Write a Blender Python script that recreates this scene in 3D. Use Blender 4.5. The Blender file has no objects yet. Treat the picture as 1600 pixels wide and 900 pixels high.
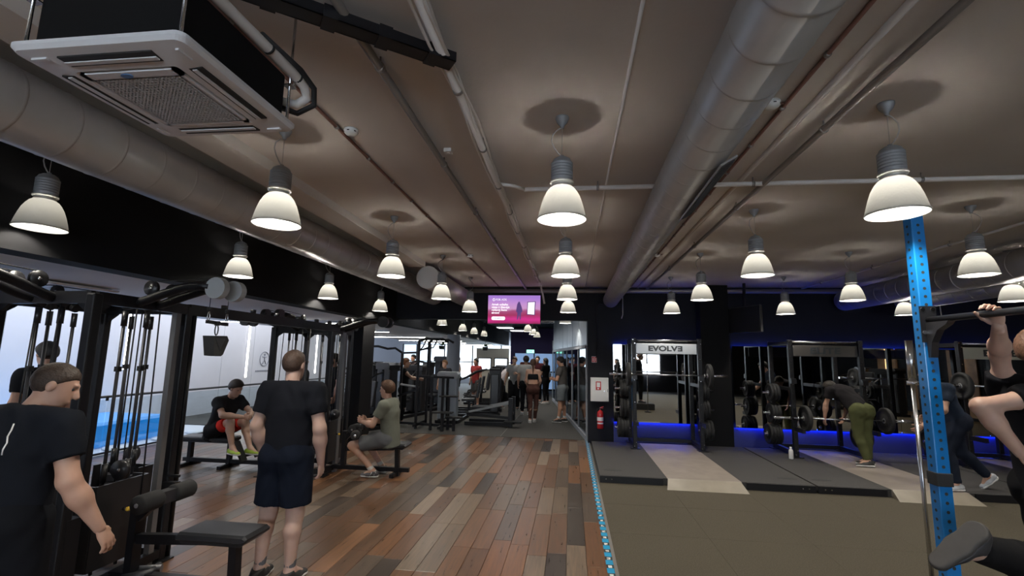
import bpy, bmesh, math, random
import numpy as np
from mathutils import Vector, Matrix
random.seed(7)
SC = bpy.context.scene
COL = SC.collection
PI = math.pi
# ------------------------------------------------------------------ camera
F_PX, CAM_H = 740.0, 1.8
YAW, PITCH, ROLL = math.radians(7.2), math.radians(8.2), math.radians(1.1)
fw = Vector((-math.sin(YAW)*math.cos(PITCH), math.cos(YAW)*math.cos(PITCH), math.sin(PITCH)))
rt = fw.cross(Vector((0, 0, 1))).normalized()
upv = rt.cross(fw)
r2 = rt*math.cos(ROLL) + upv*math.sin(ROLL)
u2 = -rt*math.sin(ROLL) + upv*math.cos(ROLL)
cd = bpy.data.cameras.new('camera')
cd.sensor_fit = 'HORIZONTAL'; cd.sensor_width = 36.0
cd.lens = 36.0*F_PX/1600.0
cd.clip_start = 0.05; cd.clip_end = 200
cam = bpy.data.objects.new('camera', cd); COL.objects.link(cam)
M4 = Matrix((r2, u2, -fw)).transposed().to_4x4(); M4.translation = Vector((0, 0, CAM_H))
cam.matrix_world = M4
SC.camera = cam
# ------------------------------------------------------------------ world, light levels, exposure
W = bpy.data.worlds.new('world'); SC.world = W; W.use_nodes = True
W.node_tree.nodes['Background'].inputs[0].default_value = (0.62, 0.70, 0.85, 1)
W.node_tree.nodes['Background'].inputs[1].default_value = 1.0
SC.view_settings.view_transform = 'Standard'; SC.view_settings.look = 'None'
SC.view_settings.gamma = 1.0; SC.view_settings.use_curve_mapping = False
SC.view_settings.exposure = 0.55
SC.cycles.use_denoising = True
SC.cycles.max_bounces = 7; SC.cycles.diffuse_bounces = 3; SC.cycles.glossy_bounces = 4
SC.cycles.transmission_bounces = 5; SC.cycles.transparent_max_bounces = 8
SC.cycles.caustics_reflective = False; SC.cycles.caustics_refractive = False
SC.cycles.sample_clamp_indirect = 4.0
LAMP_W = 26.0          # each pendant lamp's bulb
def area_light(name, loc, rot, sx, sy, power, color):
    l = bpy.data.lights.new(name, 'AREA'); l.shape = 'RECTANGLE'; l.size = sx; l.size_y = sy
    l.energy = power; l.color = color
    o = bpy.data.objects.new(name, l); COL.objects.link(o); o.location = loc; o.rotation_euler = rot
    return o
# unseen fill light added over the stairwell void beyond the balustrade, and the daylight through the far windows
area_light('atrium_fill', (-9.3, 9.5, 3.9), (0, 0, 0), 2.2, 16, 190, (0.92, 0.93, 1.0))
area_light('rear_window_fill', (1.0, -6.85, 1.75), (PI/2, 0, PI), 8.0, 1.7, 230, (0.95, 0.96, 1.0))  # added at the rear window to brighten the ceiling
area_light('far_window_daylight', (-6.5, 31.0, 1.6), (PI/2, 0, 0), 7, 2.4, 120, (0.85, 0.93, 1.0))
# ------------------------------------------------------------------ material helpers
def nmat(name):
    m = bpy.data.materials.new(name); m.use_nodes = True
    return m, m.node_tree, m.node_tree.nodes['Principled BSDF']
def mat(name, col, rough=0.5, metal=0.0, noise=0.0, nscale=8.0, bump=0.0, bscale=60.0, emit=None, estr=1.0, trans=0.0, alpha=1.0, spec=0.5, coat=0.0):
    m, nt, b = nmat(name)
    b.inputs['Base Color'].default_value = (*col, 1)
    b.inputs['Roughness'].default_value = rough; b.inputs['Metallic'].default_value = metal
    b.inputs['Specular IOR Level'].default_value = spec
    b.inputs['Coat Weight'].default_value = coat
    if trans: b.inputs['Transmission Weight'].default_value = trans
    if alpha < 1: b.inputs['Alpha'].default_value = alpha
    if emit:
        b.inputs['Emission Color'].default_value = (*emit, 1); b.inputs['Emission Strength'].default_value = estr
    if noise or bump:
        tc = nt.nodes.new('ShaderNodeTexCoord')
    if noise:
        n = nt.nodes.new('ShaderNodeTexNoise'); n.inputs['Scale'].default_value = nscale; n.inputs['Detail'].default_value = 5
        nt.links.new(tc.outputs['Object'], n.inputs['Vector'])
        mr = nt.nodes.new('ShaderNodeMapRange'); mr.inputs[1].default_value = .3; mr.inputs[2].default_value = .7
        mr.inputs[3].default_value = 1-noise; mr.inputs[4].default_value = 1+noise
        nt.links.new(n.outputs['Fac'], mr.inputs[0])
        mx = nt.nodes.new('ShaderNodeVectorMath'); mx.operation = 'SCALE'; mx.inputs[0].default_value = col
        nt.links.new(mr.outputs[0], mx.inputs['Scale']); nt.links.new(mx.outputs[0], b.inputs['Base Color'])
    if bump:
        n2 = nt.nodes.new('ShaderNodeTexNoise'); n2.inputs['Scale'].default_value = bscale; n2.inputs['Detail'].default_value = 3
        nt.links.new(tc.outputs['Object'], n2.inputs['Vector'])
        bp = nt.nodes.new('ShaderNodeBump'); bp.inputs['Strength'].default_value = bump; bp.inputs['Distance'].default_value = .01
        nt.links.new(n2.outputs['Fac'], bp.inputs['Height']); nt.links.new(bp.outputs[0], b.inputs['Normal'])
    return m
def wood_mat(name, col):
    m, nt, b = nmat(name)
    tc = nt.nodes.new('ShaderNodeTexCoord'); oi = nt.nodes.new('ShaderNodeObjectInfo')
    mp = nt.nodes.new('ShaderNodeMapping'); mp.inputs['Scale'].default_value = (26, 1.6, 1)
    ad = nt.nodes.new('ShaderNodeVectorMath'); ad.operation = 'ADD'
    sc_ = nt.nodes.new('ShaderNodeVectorMath'); sc_.operation = 'SCALE'; sc_.inputs[0].default_value = (17, 31, 5)
    nt.links.new(oi.outputs['Random'], sc_.inputs['Scale'])
    nt.links.new(tc.outputs['Object'], ad.inputs[0]); nt.links.new(sc_.outputs[0], ad.inputs[1])
    nt.links.new(ad.outputs[0], mp.inputs['Vector'])
    n = nt.nodes.new('ShaderNodeTexNoise'); n.inputs['Scale'].default_value = 1.6; n.inputs['Detail'].default_value = 8; n.inputs['Roughness'].default_value = .65
    nt.links.new(mp.outputs[0], n.inputs['Vector'])
    cr = nt.nodes.new('ShaderNodeValToRGB')
    cr.color_ramp.elements[0].position = .3; cr.color_ramp.elements[1].position = .72
    cr.color_ramp.elements[0].color = (*[c*.55 for c in col], 1); cr.color_ramp.elements[1].color = (*[min(1, c*1.3) for c in col], 1)
    nt.links.new(n.outputs['Fac'], cr.inputs[0])
    hs = nt.nodes.new('ShaderNodeHueSaturation')
    mr = nt.nodes.new('ShaderNodeMapRange'); mr.inputs[3].default_value = .85; mr.inputs[4].default_value = 1.18
    nt.links.new(oi.outputs['Random'], mr.inputs[0]); nt.links.new(mr.outputs[0], hs.inputs['Value'])
    nt.links.new(cr.outputs[0], hs.inputs['Color']); nt.links.new(hs.outputs[0], b.inputs['Base Color'])
    b.inputs['Roughness'].default_value = .27
    n3 = nt.nodes.new('ShaderNodeMapRange'); n3.inputs[3].default_value = .2; n3.inputs[4].default_value = .42
    nt.links.new(n.outputs['Fac'], n3.inputs[0]); nt.links.new(n3.outputs[0], b.inputs['Roughness'])
    bp = nt.nodes.new('ShaderNodeBump'); bp.inputs['Strength'].default_value = .12; bp.inputs['Distance'].default_value = .004
    nt.links.new(n.outputs['Fac'], bp.inputs['Height']); nt.links.new(bp.outputs[0], b.inputs['Normal'])
    return m
M = {}
def D(k, *a, **kw): M[k] = mat(k, *a, **kw)
D('ceiling_paint', (.60, .545, .50), .85, noise=.10, nscale=.7, bump=.15, bscale=30)
D('black_paint', (.0065, .0065, .0075), .8, noise=.15, nscale=2, spec=.2)
D('navy_paint', (.011, .012, .017), .7, noise=.15, nscale=2, spec=.25)
D('white_paint', (.78, .79, .82), .5, noise=.03, nscale=1)
D('low_ceiling_paint', (.80, .79, .78), .7, noise=.03, nscale=1)
D('joint_grey', (.25, .26, .30), .6)
D('duct_metal', (.52, .51, .50), .42, metal=.55, noise=.10, nscale=3)
D('duct_dark', (.02, .02, .02), .6)
D('pipe_grey', (.27, .25, .235), .4, metal=.6)
D('pipe_white', (.74, .70, .66), .55)
D('pipe_red', (.20, .095, .07), .6)
D('black_metal', (.009, .009, .011), .42, noise=.1, nscale=5, spec=.35)
D('dark_metal', (.035, .035, .04), .42, metal=.2)
D('grey_metal', (.22, .22, .23), .4, metal=.5)
D('steel', (.62, .62, .63), .25, metal=1.0)
D('chrome', (.8, .8, .82), .12, metal=1.0)
D('silver_plastic', (.36, .40, .44), .35, metal=.3)
D('light_plastic', (.42, .44, .45), .4)
D('black_plastic', (.018, .018, .02), .35)
D('black_rubber', (.016, .016, .017), .75, noise=.2, nscale=30, bump=.2, bscale=200)
D('upholstery', (.02, .021, .024), .45, bump=.1, bscale=150)
D('foam', (.015, .015, .016), .85, bump=.15, bscale=300)
D('white_plastic', (.80, .80, .78), .4)
D('ac_white', (.78, .78, .79), .4)
D('yellow', (.75, .45, .04), .4)
D('red', (.60, .02, .025), .35, coat=.4)
D('red_sign', (.55, .03, .03), .5)
D('blue_steel', (.004, .165, .48), .34, coat=.3)
D('blue_tape', (.0, .36, .66), .5)
D('logo_blue', (.10, .22, .45), .4)
D('mat_floor', (.060, .050, .031), .9, noise=.35, nscale=90, bump=.5, bscale=260)
D('corridor_floor', (.050, .047, .041), .75, noise=.25, nscale=25, bump=.2, bscale=120)
D('platform_rubber', (.040, .038, .037), .8, noise=.3, nscale=60, bump=.3, bscale=250)
D('platform_board', (.25, .215, .185), .5, noise=.12, nscale=5)
D('platform_ramp', (.24, .21, .165), .45, noise=.12, nscale=5)
D('wall_band_led_tint', (.04, .05, .20), .5)  # part of the blue LED glow is put into this wall colour
D('lamp_reflector', (.16, .16, .16), .3, metal=.5)
D('lamp_housing', (.30, .31, .32), .5, metal=.3)
D('lamp_collar', (.62, .60, .55), .4, metal=.4)
D('cord', (.42, .40, .38), .6)
D('led_white', (.9, .9, .9), .5, emit=(1.0, .96, .88), estr=32)
D('panel_glow', (.9, .9, .9), .5, emit=(.95, .97, 1.0), estr=5)
D('led_wall', (.9, .9, .9), .5, emit=(1.0, .97, .90), estr=7)
D('led_blue', (.02, .05, .8), .5, emit=(.012, .06, 1.0), estr=42)
D('led_blue_dim', (.02, .05, .8), .5, emit=(.012, .06, 1.0), estr=13)
D('exit_green', (.1, .6, .4), .5, emit=(.35, 1.0, .75), estr=1.6)
D('window_glow', (.8, .9, 1.0), .5, emit=(.70, .86, 1.0), estr=.75)
D('screen_bright', (.8, .9, 1.0), .5, emit=(.80, .90, 1.0), estr=1.5)
D('warm_glow', (1, .7, .4), .5, emit=(1.0, .55, .22), estr=3.0)
D('bulb', (1, 1, 1), .5, emit=(1.0, .97, .90), estr=22)
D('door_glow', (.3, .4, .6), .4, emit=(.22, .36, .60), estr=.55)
D('purple', (.06, .04, .16), .6)
D('rubber_trim', (.16, .15, .14), .6, metal=.2)
D('pool', (.02, .25, .55), .08, emit=(.02, .28, .85), estr=.45)  # glow in the water stands for underwater lighting
D('plant', (.05, .12, .04), .6)
D('cream_wall', (.42, .40, .34), .7)
D('far_wall', (.30, .32, .36), .6)
D('wood_warm', (.45, .26, .12), .5, noise=.2, nscale=4)
D('white_sticker', (.85, .85, .85), .5)
D('grey_sign', (.50, .52, .54), .35, metal=.4)
D('ink', (.03, .035, .04), .5)
for i, c in enumerate([(.155, .073, .034), (.185, .09, .043), (.115, .06, .032), (.14, .098, .066), (.19, .14, .098), (.046, .033, .025), (.08, .056, .04), (.13, .068, .038)]):
    M['wood%d' % i] = wood_mat('plank_wood_tone_%d' % i, c)
m, nt, b = nmat('mirror_glass'); b.inputs['Base Color'].default_value = (.72, .73, .72, 1); b.inputs['Metallic'].default_value = 1; b.inputs['Roughness'].default_value = .015; M['mirror'] = m
def glass(name, col, refl, tr):
    m = bpy.data.materials.new(name); m.use_nodes = True; nt = m.node_tree; nt.nodes.clear()
    o = nt.nodes.new('ShaderNodeOutputMaterial'); mx = nt.nodes.new('ShaderNodeMixShader'); mx.inputs[0].default_value = refl
    t = nt.nodes.new('ShaderNodeBsdfTransparent'); t.inputs[0].default_value = (*tr, 1)
    g = nt.nodes.new('ShaderNodeBsdfGlossy'); g.inputs[0].default_value = (*col, 1); g.inputs['Roughness'].default_value = .02
    nt.links.new(t.outputs[0], mx.inputs[1]); nt.links.new(g.outputs[0], mx.inputs[2]); nt.links.new(mx.outputs[0], o.inputs[0])
    M[name] = m
glass('glass_clear', (.9, .95, 1), .08, (.90, .95, .97))
glass('glass_tint', (.85, .90, .95), .42, (.30, .36, .42))
# lamp shade: prismatic aluminium/acrylic that lets part of the bulb's light through
m = bpy.data.materials.new('lamp_shade'); m.use_nodes = True; nt = m.node_tree; b = nt.nodes['Principled BSDF']
b.inputs['Base Color'].default_value = (.40, .41, .40, 1); b.inputs['Roughness'].default_value = .32; b.inputs['Metallic'].default_value = .6
tr = nt.nodes.new('ShaderNodeBsdfTranslucent'); tr.inputs[0].default_value = (.85, .85, .80, 1)
mx = nt.nodes.new('ShaderNodeMixShader'); mx.inputs[0].default_value = .0095
out = nt.nodes['Material Output']; nt.links.new(b.outputs[0], mx.inputs[1]); nt.links.new(tr.outputs[0], mx.inputs[2]); nt.links.new(mx.outputs[0], out.inputs[0])
tc = nt.nodes.new('ShaderNodeTexCoord'); sx = nt.nodes.new('ShaderNodeTexVoronoi'); sx.inputs['Scale'].default_value = 60
nt.links.new(tc.outputs['Object'], sx.inputs['Vector']); bp = nt.nodes.new('ShaderNodeBump'); bp.inputs['Strength'].default_value = .25; bp.inputs['Distance'].default_value = .003
nt.links.new(sx.outputs['Distance'], bp.inputs['Height']); nt.links.new(bp.outputs[0], b.inputs['Normal']); M['shade'] = m
# ------------------------------------------------------------------ mesh helpers
def frame_from(d):
    d = Vector(d).normalized(); a = Vector((0, 0, 1)) if abs(d.z) < .9 else Vector((1, 0, 0))
    u = d.cross(a).normalized(); v = u.cross(d).normalized()
    return u, v, d
class MB:
    def __init__(s): s.v = []; s.f = []; s.mi = []; s.cur = 0; s.sm = []; s.smooth = False
    def add(s, vs, fs):
        n = len(s.v); s.v += [tuple(p) for p in vs]
        for f in fs: s.f.append(tuple(i+n for i in f)); s.mi.append(s.cur); s.sm.append(s.smooth)
        return s
    def box(s, x0, y0, z0, x1, y1, z1, bev=0.0):
        if bev <= 0:
            vs = [(x, y, z) for z in (z0, z1) for y in (y0, y1) for x in (x0, x1)]
            return s.add(vs, [(0, 2, 3, 1), (4, 5, 7, 6), (0, 1, 5, 4), (2, 6, 7, 3), (0, 4, 6, 2), (1, 3, 7, 5)])
        b_ = min(bev, (x1-x0)*.49, (y1-y0)*.49, (z1-z0)*.49)
        bm = bmesh.new(); r = bmesh.ops.create_cube(bm, size=1)
        for v in bm.verts: v.co = Vector(((x0+x1)/2+v.co.x*(x1-x0), (y0+y1)/2+v.co.y*(y1-y0), (z0+z1)/2+v.co.z*(z1-z0)))
        bmesh.ops.bevel(bm, geom=list(bm.edges), offset=b_, segments=2, affect='EDGES', profile=.5)
        bm.verts.index_update(); s.add([v.co[:] for v in bm.verts], [[v.index for v in f.verts] for f in bm.faces]); bm.free(); return s
    def bar(s, p0, p1, w, h=None, up=None, bev=0):     # rectangular bar between two points
        h = h or w; p0, p1 = Vector(p0), Vector(p1); d = (p1-p0).normalized()
        up = Vector(up) if up is not None else (Vector((0, 0, 1)) if abs(d.z) < .95 else Vector((0, 1, 0)))
        u = d.cross(up).normalized(); v = u.cross(d).normalized()
        vs = []
        for p in (p0, p1):
            for a, b_ in ((-1, -1), (1, -1), (1, 1), (-1, 1)): vs.append(p+u*a*w/2+v*b_*h/2)
        return s.add(vs, [(3, 2, 1, 0), (4, 5, 6, 7), (0, 1, 5, 4), (1, 2, 6, 5), (2, 3, 7, 6), (3, 0, 4, 7)])
    def cyl(s, p0, p1, r0, r1=None, n=14, cap=True):
        r1 = r0 if r1 is None else r1; p0, p1 = Vector(p0), Vector(p1); u, v, d = frame_from(p1-p0); vs = []
        for p, r in ((p0, r0), (p1, r1)):
            for i in range(n):
                a = 2*PI*i/n; vs.append(p+u*math.cos(a)*r+v*math.sin(a)*r)
        sm = s.smooth; s.smooth = True
        s.add(vs, [(i, (i+1) % n, n+(i+1) % n, n+i) for i in range(n)]); s.smooth = False
        if cap:
            k = len(s.v)-2*n
            s.f.append(tuple(k+i for i in reversed(range(n)))); s.mi.append(s.cur); s.sm.append(False)
            s.f.append(tuple(k+n+i for i in range(n))); s.mi.append(s.cur); s.sm.append(False)
        s.smooth = sm; return s
    def tube(s, pts, r, n=10, cap=True):
        pts = [Vector(p) for p in pts]; rs = r if isinstance(r, (list, tuple)) else [r]*len(pts); vs = []
        pu = None
        for i, p in enumerate(pts):
            d = (pts[min(i+1, len(pts)-1)]-pts[max(i-1, 0)]).normalized()
            if pu is None: u, v, _ = frame_from(d)
            else:
                u = (pu-d*pu.dot(d)).normalized(); v = d.cross(u).normalized()*-1; v = u.cross(d)
            pu = u
            for k in range(n):
                a = 2*PI*k/n; vs.append(p+u*math.cos(a)*rs[i]+v*math.sin(a)*rs[i])
        fs = [(i*n+k, i*n+(k+1) % n, (i+1)*n+(k+1) % n, (i+1)*n+k) for i in range(len(pts)-1) for k in range(n)]
        sm = s.smooth; s.smooth = True; s.add(vs, fs); s.smooth = sm
        if cap:
            k0 = len(s.v)-len(vs)
            for f in (tuple(k0+i for i in reversed(range(n))), tuple(k0+(len(pts)-1)*n+i for i in range(n))):
                s.f.append(f); s.mi.append(s.cur); s.sm.append(False)
        return s
    def lathe(s, prof, c=(0, 0, 0), axis=(0, 0, 1), n=28, smooth=True):
        u, v, d = frame_from(axis); c = Vector(c); vs = []
        for r, z in prof:
            for k in range(n):
                a = 2*PI*k/n; vs.append(c+d*z+u*math.cos(a)*r+v*math.sin(a)*r)
        fs = [(i*n+k, i*n+(k+1) % n, (i+1)*n+(k+1) % n, (i+1)*n+k) for i in range(len(prof)-1) for k in range(n)]
        sm = s.smooth; s.smooth = smooth; s.add(vs, fs); s.smooth = sm; return s
    def prism(s, poly, fn, t0, t1):      # poly of 2D points; fn(a,b,t)->3D
        n = len(poly); vs = [fn(a, b, t0) for a, b in poly]+[fn(a, b, t1) for a, b in poly]
        return s.add(vs, [tuple(reversed(range(n))), tuple(range(n, 2*n))]+[(i, (i+1) % n, n+(i+1) % n, n+i) for i in range(n)])
    def mesh(s, name, mats):
        me = bpy.data.meshes.new(name); me.from_pydata(s.v, [], s.f)
        for m_ in (mats if isinstance(mats, (list, tuple)) else [mats]): me.materials.append(M[m_] if isinstance(m_, str) else m_)
        me.polygons.foreach_set('material_index', s.mi); me.polygons.foreach_set('use_smooth', s.sm); me.update()
        bm = bmesh.new(); bm.from_mesh(me); bmesh.ops.recalc_face_normals(bm, faces=bm.faces); bm.to_mesh(me); bm.free()
        return me
    def build(s, name, mats, parent=None, kind=None, label=None):
        o = bpy.data.objects.new(name, s.mesh(name, mats)); COL.objects.link(o)
        if parent: o.parent = parent
        if kind: o['kind'] = kind
        if label: o['label'] = label
        return o
def tag(o, label, cat, group=None):
    o['label'] = label; o['category'] = cat
    if group: o['group'] = group
    return o
def thing(name, label, cat, loc=(0, 0, 0), rz=0.0, group=None):
    o = bpy.data.objects.new(name, None); o.empty_display_size = .1; COL.objects.link(o)
    o.location = loc; o.rotation_euler = (0, 0, rz)
    return tag(o, label, cat, group)
def struct(name, mb, mats, parent=None):
    o = mb.build(name, mats, parent)
    if parent is None: o['kind'] = 'structure'
    return o
def copy_tree(o, parent=None):
    c = o.copy(); COL.objects.link(c)
    if parent: c.parent = parent
    for ch in o.children: copy_tree(ch, c)
    return c
def ell(cx, cz, a, b_, n=20, t0=0, t1=2*PI):
    return [(cx+a*math.cos(t0+(t1-t0)*i/n), cz+b_*math.sin(t0+(t1-t0)*i/n)) for i in range(n)]
def arc_pts(fn, n=10): return [fn(i/(n-1)) for i in range(n)]
def text_mesh(name, body, size, mat_, parent, loc, rot=(PI/2, 0, 0), ext=.002, align='CENTER', sx=1.0, bold=0):
    c = bpy.data.curves.new(name, 'FONT'); c.body = body; c.size = size; c.extrude = ext; c.align_x = align; c.align_y = 'CENTER'; c.offset = bold
    t = bpy.data.objects.new(name, c); COL.objects.link(t)
    me = bpy.data.meshes.new_from_object(t.evaluated_get(bpy.context.evaluated_depsgraph_get()))
    COL.objects.unlink(t); bpy.data.objects.remove(t)
    me.materials.clear(); me.materials.append(M[mat_])
    o = bpy.data.objects.new(name, me); COL.objects.link(o); o.parent = parent; o.location = loc; o.rotation_euler = rot; o.scale = (sx, 1, 1)
    return o
# ================================================================== SETTING
CEIL, LOWC, BX, WY = 3.35, 2.5, -4.05, 10.6
TAPE = .34
# concrete subfloor and wooden planks
fl = struct('floor', MB().box(-8.0, -7.0, -.25, .36, 10.95, -.012), 'black_paint')
PW, PL = .18, 1.15
rowsP = []
rr = random.Random(3)
ix = 0
x = TAPE-.02-PW
while x > -8.0:
    y = -1.0-rr.random()*PL
    while y < 10.95:
        y1 = min(y+PL, 10.93); y0 = max(y, -1.0)
        if y1-y0 > .08: rowsP.append((x, y0, y1, rr.choices(range(8), [4, 3, 4, 4, 3, 3, 3, 4])[0]))
        y += PL
    x -= PW
def vis_key(r):
    cx, cy = r[0]+PW/2, (r[1]+r[2])/2
    d = Vector((cx, cy, -CAM_H)); dep = d.dot(fw)
    if dep < .3: return 1e9
    px, py = 800+740*d.dot(r2)/dep, 450-740*d.dot(u2)/dep
    return dep if (-60 < px < 1660 and py < 960 and not (cx < -3.2 and cy < 5)) else 1e3+dep
rowsP.sort(key=vis_key)
pm = {}
def plank_mesh(tone, ln):
    k = (tone, round(ln, 3))
    if k not in pm:
        mb = MB(); w = PW/2-.0012; l = ln/2-.0015; b_ = .0025
        vs = [(-w, -l, -.012), (w, -l, -.012), (w, l, -.012), (-w, l, -.012), (-w, -l, -b_), (w, -l, -b_), (w, l, -b_), (-w, l, -b_), (-w+b_, -l+b_, 0), (w-b_, -l+b_, 0), (w-b_, l-b_, 0), (-w+b_, l-b_, 0)]
        fs = [(8, 9, 10, 11)]+[(i, (i+1) % 4, 4+(i+1) % 4, 4+i) for i in range(4)]+[(4+i, 4+(i+1) % 4, 8+(i+1) % 4, 8+i) for i in range(4)]
        pm[k] = mb.add(vs, fs).mesh('plank', 'wood%d' % tone)
    return pm[k]
rest = MB()
for i, (px_, a, b_, t) in enumerate(rowsP):
    if i < 300:
        o = bpy.data.objects.new('plank', plank_mesh(t, b_-a)); COL.objects.link(o); o.parent = fl
        o.location = (px_+PW/2, (a+b_)/2, 0)
    else:
        rest.cur = t; w = .0012
        rest.box(px_+w, a+w, -.012, px_+PW-w, b_-w, 0)
rest.build('remaining_planks', ['wood%d' % i for i in range(8)], fl, kind='stuff')
# rubber tile floor on the right
fr = struct('floor_rubber', MB().box(.36, -7, -.25, 13.0, 11.0, -.03), 'black_paint')
tm = MB().box(-.4992, -.4992, -.03, .4992, .4992, 0, .0015).mesh('rubber_tile', 'mat_floor')
for i in range(13):
    for j in range(15):
        o = bpy.data.objects.new('rubber_tile', tm); COL.objects.link(o); o.parent = fr; o.location = (.40+.5+i*1.0, -4.5+j*1.0+.35, 0)
# printed tape and metal edge trim
m, nt, b = nmat('printed_tape'); tc = nt.nodes.new('ShaderNodeTexCoord'); sp = nt.nodes.new('ShaderNodeSeparateXYZ'); nt.links.new(tc.outputs['Object'], sp.inputs[0])
def mth(op, a, b_=None, c=None):
    n = nt.nodes.new('ShaderNodeMath'); n.operation = op
    for i, q in enumerate((a, b_, c)):
        if q is None: continue
        if isinstance(q, (int, float)): n.inputs[i].default_value = q
        else: nt.links.new(q, n.inputs[i])
    return n.outputs[0]
fr_ = mth('FRACT', mth('DIVIDE', mth('ADD', sp.outputs[1], 100.0), .17))
blue = mth('LESS_THAN', fr_, .56)
nz = nt.nodes.new('ShaderNodeTexNoise'); nz.inputs['Scale'].default_value = 45; nt.links.new(tc.outputs['Object'], nz.inputs[0])
lx = mth('ABSOLUTE', sp.outputs[0])
white = mth('MULTIPLY', mth('MULTIPLY', mth('GREATER_THAN', fr_, .62), mth('LESS_THAN', fr_, .90)), mth('MULTIPLY', mth('LESS_THAN', lx, .016), mth('GREATER_THAN', nz.outputs[0], .42)))
m1 = nt.nodes.new('ShaderNodeMix'); m1.data_type = 'RGBA'; m1.inputs[6].default_value = (.02, .02, .02, 1); m1.inputs[7].default_value = (.0, .25, .48, 1); nt.links.new(blue, m1.inputs[0])
m2 = nt.nodes.new('ShaderNodeMix'); m2.data_type = 'RGBA'; nt.links.new(m1.outputs[2], m2.inputs[6]); m2.inputs[7].default_value = (.75, .72, .66, 1); nt.links.new(white, m2.inputs[0])
nt.links.new(m2.outputs[2], b.inputs['Base Color']); b.inputs['Roughness'].default_value = .45; M['tape'] = m
o = MB().box(-.032, -1, 0.0005, .032, 10.9, .0015).build('floor_tape', 'tape'); o.location = (TAPE, 0, 0)
tag(o, 'blue and black printed tape along the edge of the wooden floor', 'tape')
struct('trim_1', MB().box(TAPE+.032, -1, 0, TAPE+.062, 10.9, .006), 'rubber_trim')
# corridor and back rooms
struct('floor_corridor', MB().box(-14, 10.95, -.25, 3, 31, -.0), 'corridor_floor')
struct('floor_void', MB().box(-14, -7, -2.7, -8.0, 31, -2.6), 'white_paint')
o = MB().box(-1.6, 10.97, .0005, -1.58, 30, .002).build('trim_2', 'rubber_trim'); o['kind'] = 'structure'
# ceilings
struct('ceiling', MB().box(BX, -7, CEIL, 13, WY+.05, CEIL+.2), 'ceiling_paint')
struct('ceiling_corridor', MB().box(BX, WY+.05, CEIL, 3, 31, CEIL+.2), 'black_paint')
struct('ceiling_low', MB().box(-8.15, -7, LOWC, BX-.25, 31, LOWC+.12), 'low_ceiling_paint')
struct('ceiling_atrium', MB().box(-14, -7, 4.05, -8.15, 31, 4.2), 'white_paint')
struct('wall_atrium_header', MB().box(-8.2, -7, LOWC+.0, -8.1, 31, 4.05), 'white_paint')
# left bulkhead, header beam, back wall
struct('wall_bulkhead', MB().box(BX-.25, -7, LOWC, BX, 31, CEIL+.2), 'black_paint')
struct('wall_header', MB().box(BX, WY, 2.62, .36, WY+.3, CEIL+.2), 'navy_paint')
wb = MB().box(.36, WY, 0, 13, WY+.3, CEIL+.2)
struct('wall_back', wb, 'navy_paint')
struct('wall_right', MB().box(13, -7, 0, 13.2, 11, CEIL+.2), 'navy_paint')
struct('wall_behind', MB().box(-14, -7.2, -2.6, 13.2, -7, 4.2), 'navy_paint')
struct('wall_column', MB().box(2.66, WY-.38, 0, 3.22, WY, CEIL), 'black_paint')
struct('column_square', MB().box(-4.33, 8.95, 0, -4.07, 9.5, LOWC+.02), 'black_paint')
struct('wall_ledge', MB().box(.90, WY-.03, 0, 2.66, WY, .46).box(3.22, WY-.03, 0, 12.9, WY, .42), 'wall_band_led_tint')
# mirrors with blue LED strips
def mirror_panel(x0, x1, z0, z1, n, label):
    t = thing('wall_mirror', label, 'mirror', ((x0+x1)/2, WY-.03, z0))
    w = (x1-x0)/n
    for i in range(n):
        MB().box(-(x1-x0)/2+i*w+.002, -.04, 0, -(x1-x0)/2+(i+1)*w-.002, -.03, z1-z0).build('mirror_pane', 'mirror', t)
    MB().box(-(x1-x0)/2+.02, -.03, .02, (x1-x0)/2-.02, 0.0, z1-z0-.02).build('backing_board', 'black_paint', t)
    MB().box(-(x1-x0)/2+.02, -.026, .004, (x1-x0)/2-.02, -.004, .014).build('led_strip', 'led_blue', t, label='glowing blue light strip')
    MB().box(-(x1-x0)/2+.02, -.026, z1-z0-.014, (x1-x0)/2-.02, -.004, z1-z0-.004).build('led_strip', 'led_blue_dim', t, label='glowing blue light strip')
mirror_panel(.90, 2.60, .48, 2.10, 1, 'wall mirror behind the silver signed squat rack, edged with blue light')
mirror_panel(3.36, 9.6, .44, 2.10, 4, 'long wall mirror behind the leaning person, edged with blue light')
# left balustrade, atrium wall
bal = thing('glass_balustrade', 'clear glass balustrade with dark handrail at the edge of the wooden floor', 'railing', (-8.0, 0, 0))
for i in range(15):
    MB().box(-.006, -6+i*1.5+.01, .02, .006, -6+(i+1)*1.5-.01, .92).build('glass_pane', 'glass_clear', bal)
hr = MB().cyl((0, -6, .97), (0, 16.5, .97), .022).build('handrail', 'black_metal', bal)
for i in range(15): MB().box(-.01, -6+i*1.5-.02, .90, .01, -6+i*1.5+.02, .965).build('rail_clamp', 'black_metal', hr)
MB().box(-.02, -6, 0, .02, 16.5, .03).build('base_channel', 'dark_metal', bal)
wa = struct('wall_atrium', MB().box(-10.75, -7, -2.6, -10.53, 22, 4.05), 'joint_grey')
for i, y in enumerate(np.arange(-6.6, 21, 1.42)):
    MB().box(-.03, .008, 0, .03, 1.412, 6.4, .004).build('wall_panel', 'white_paint', wa).location = (-10.5, y, -2.4)
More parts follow.
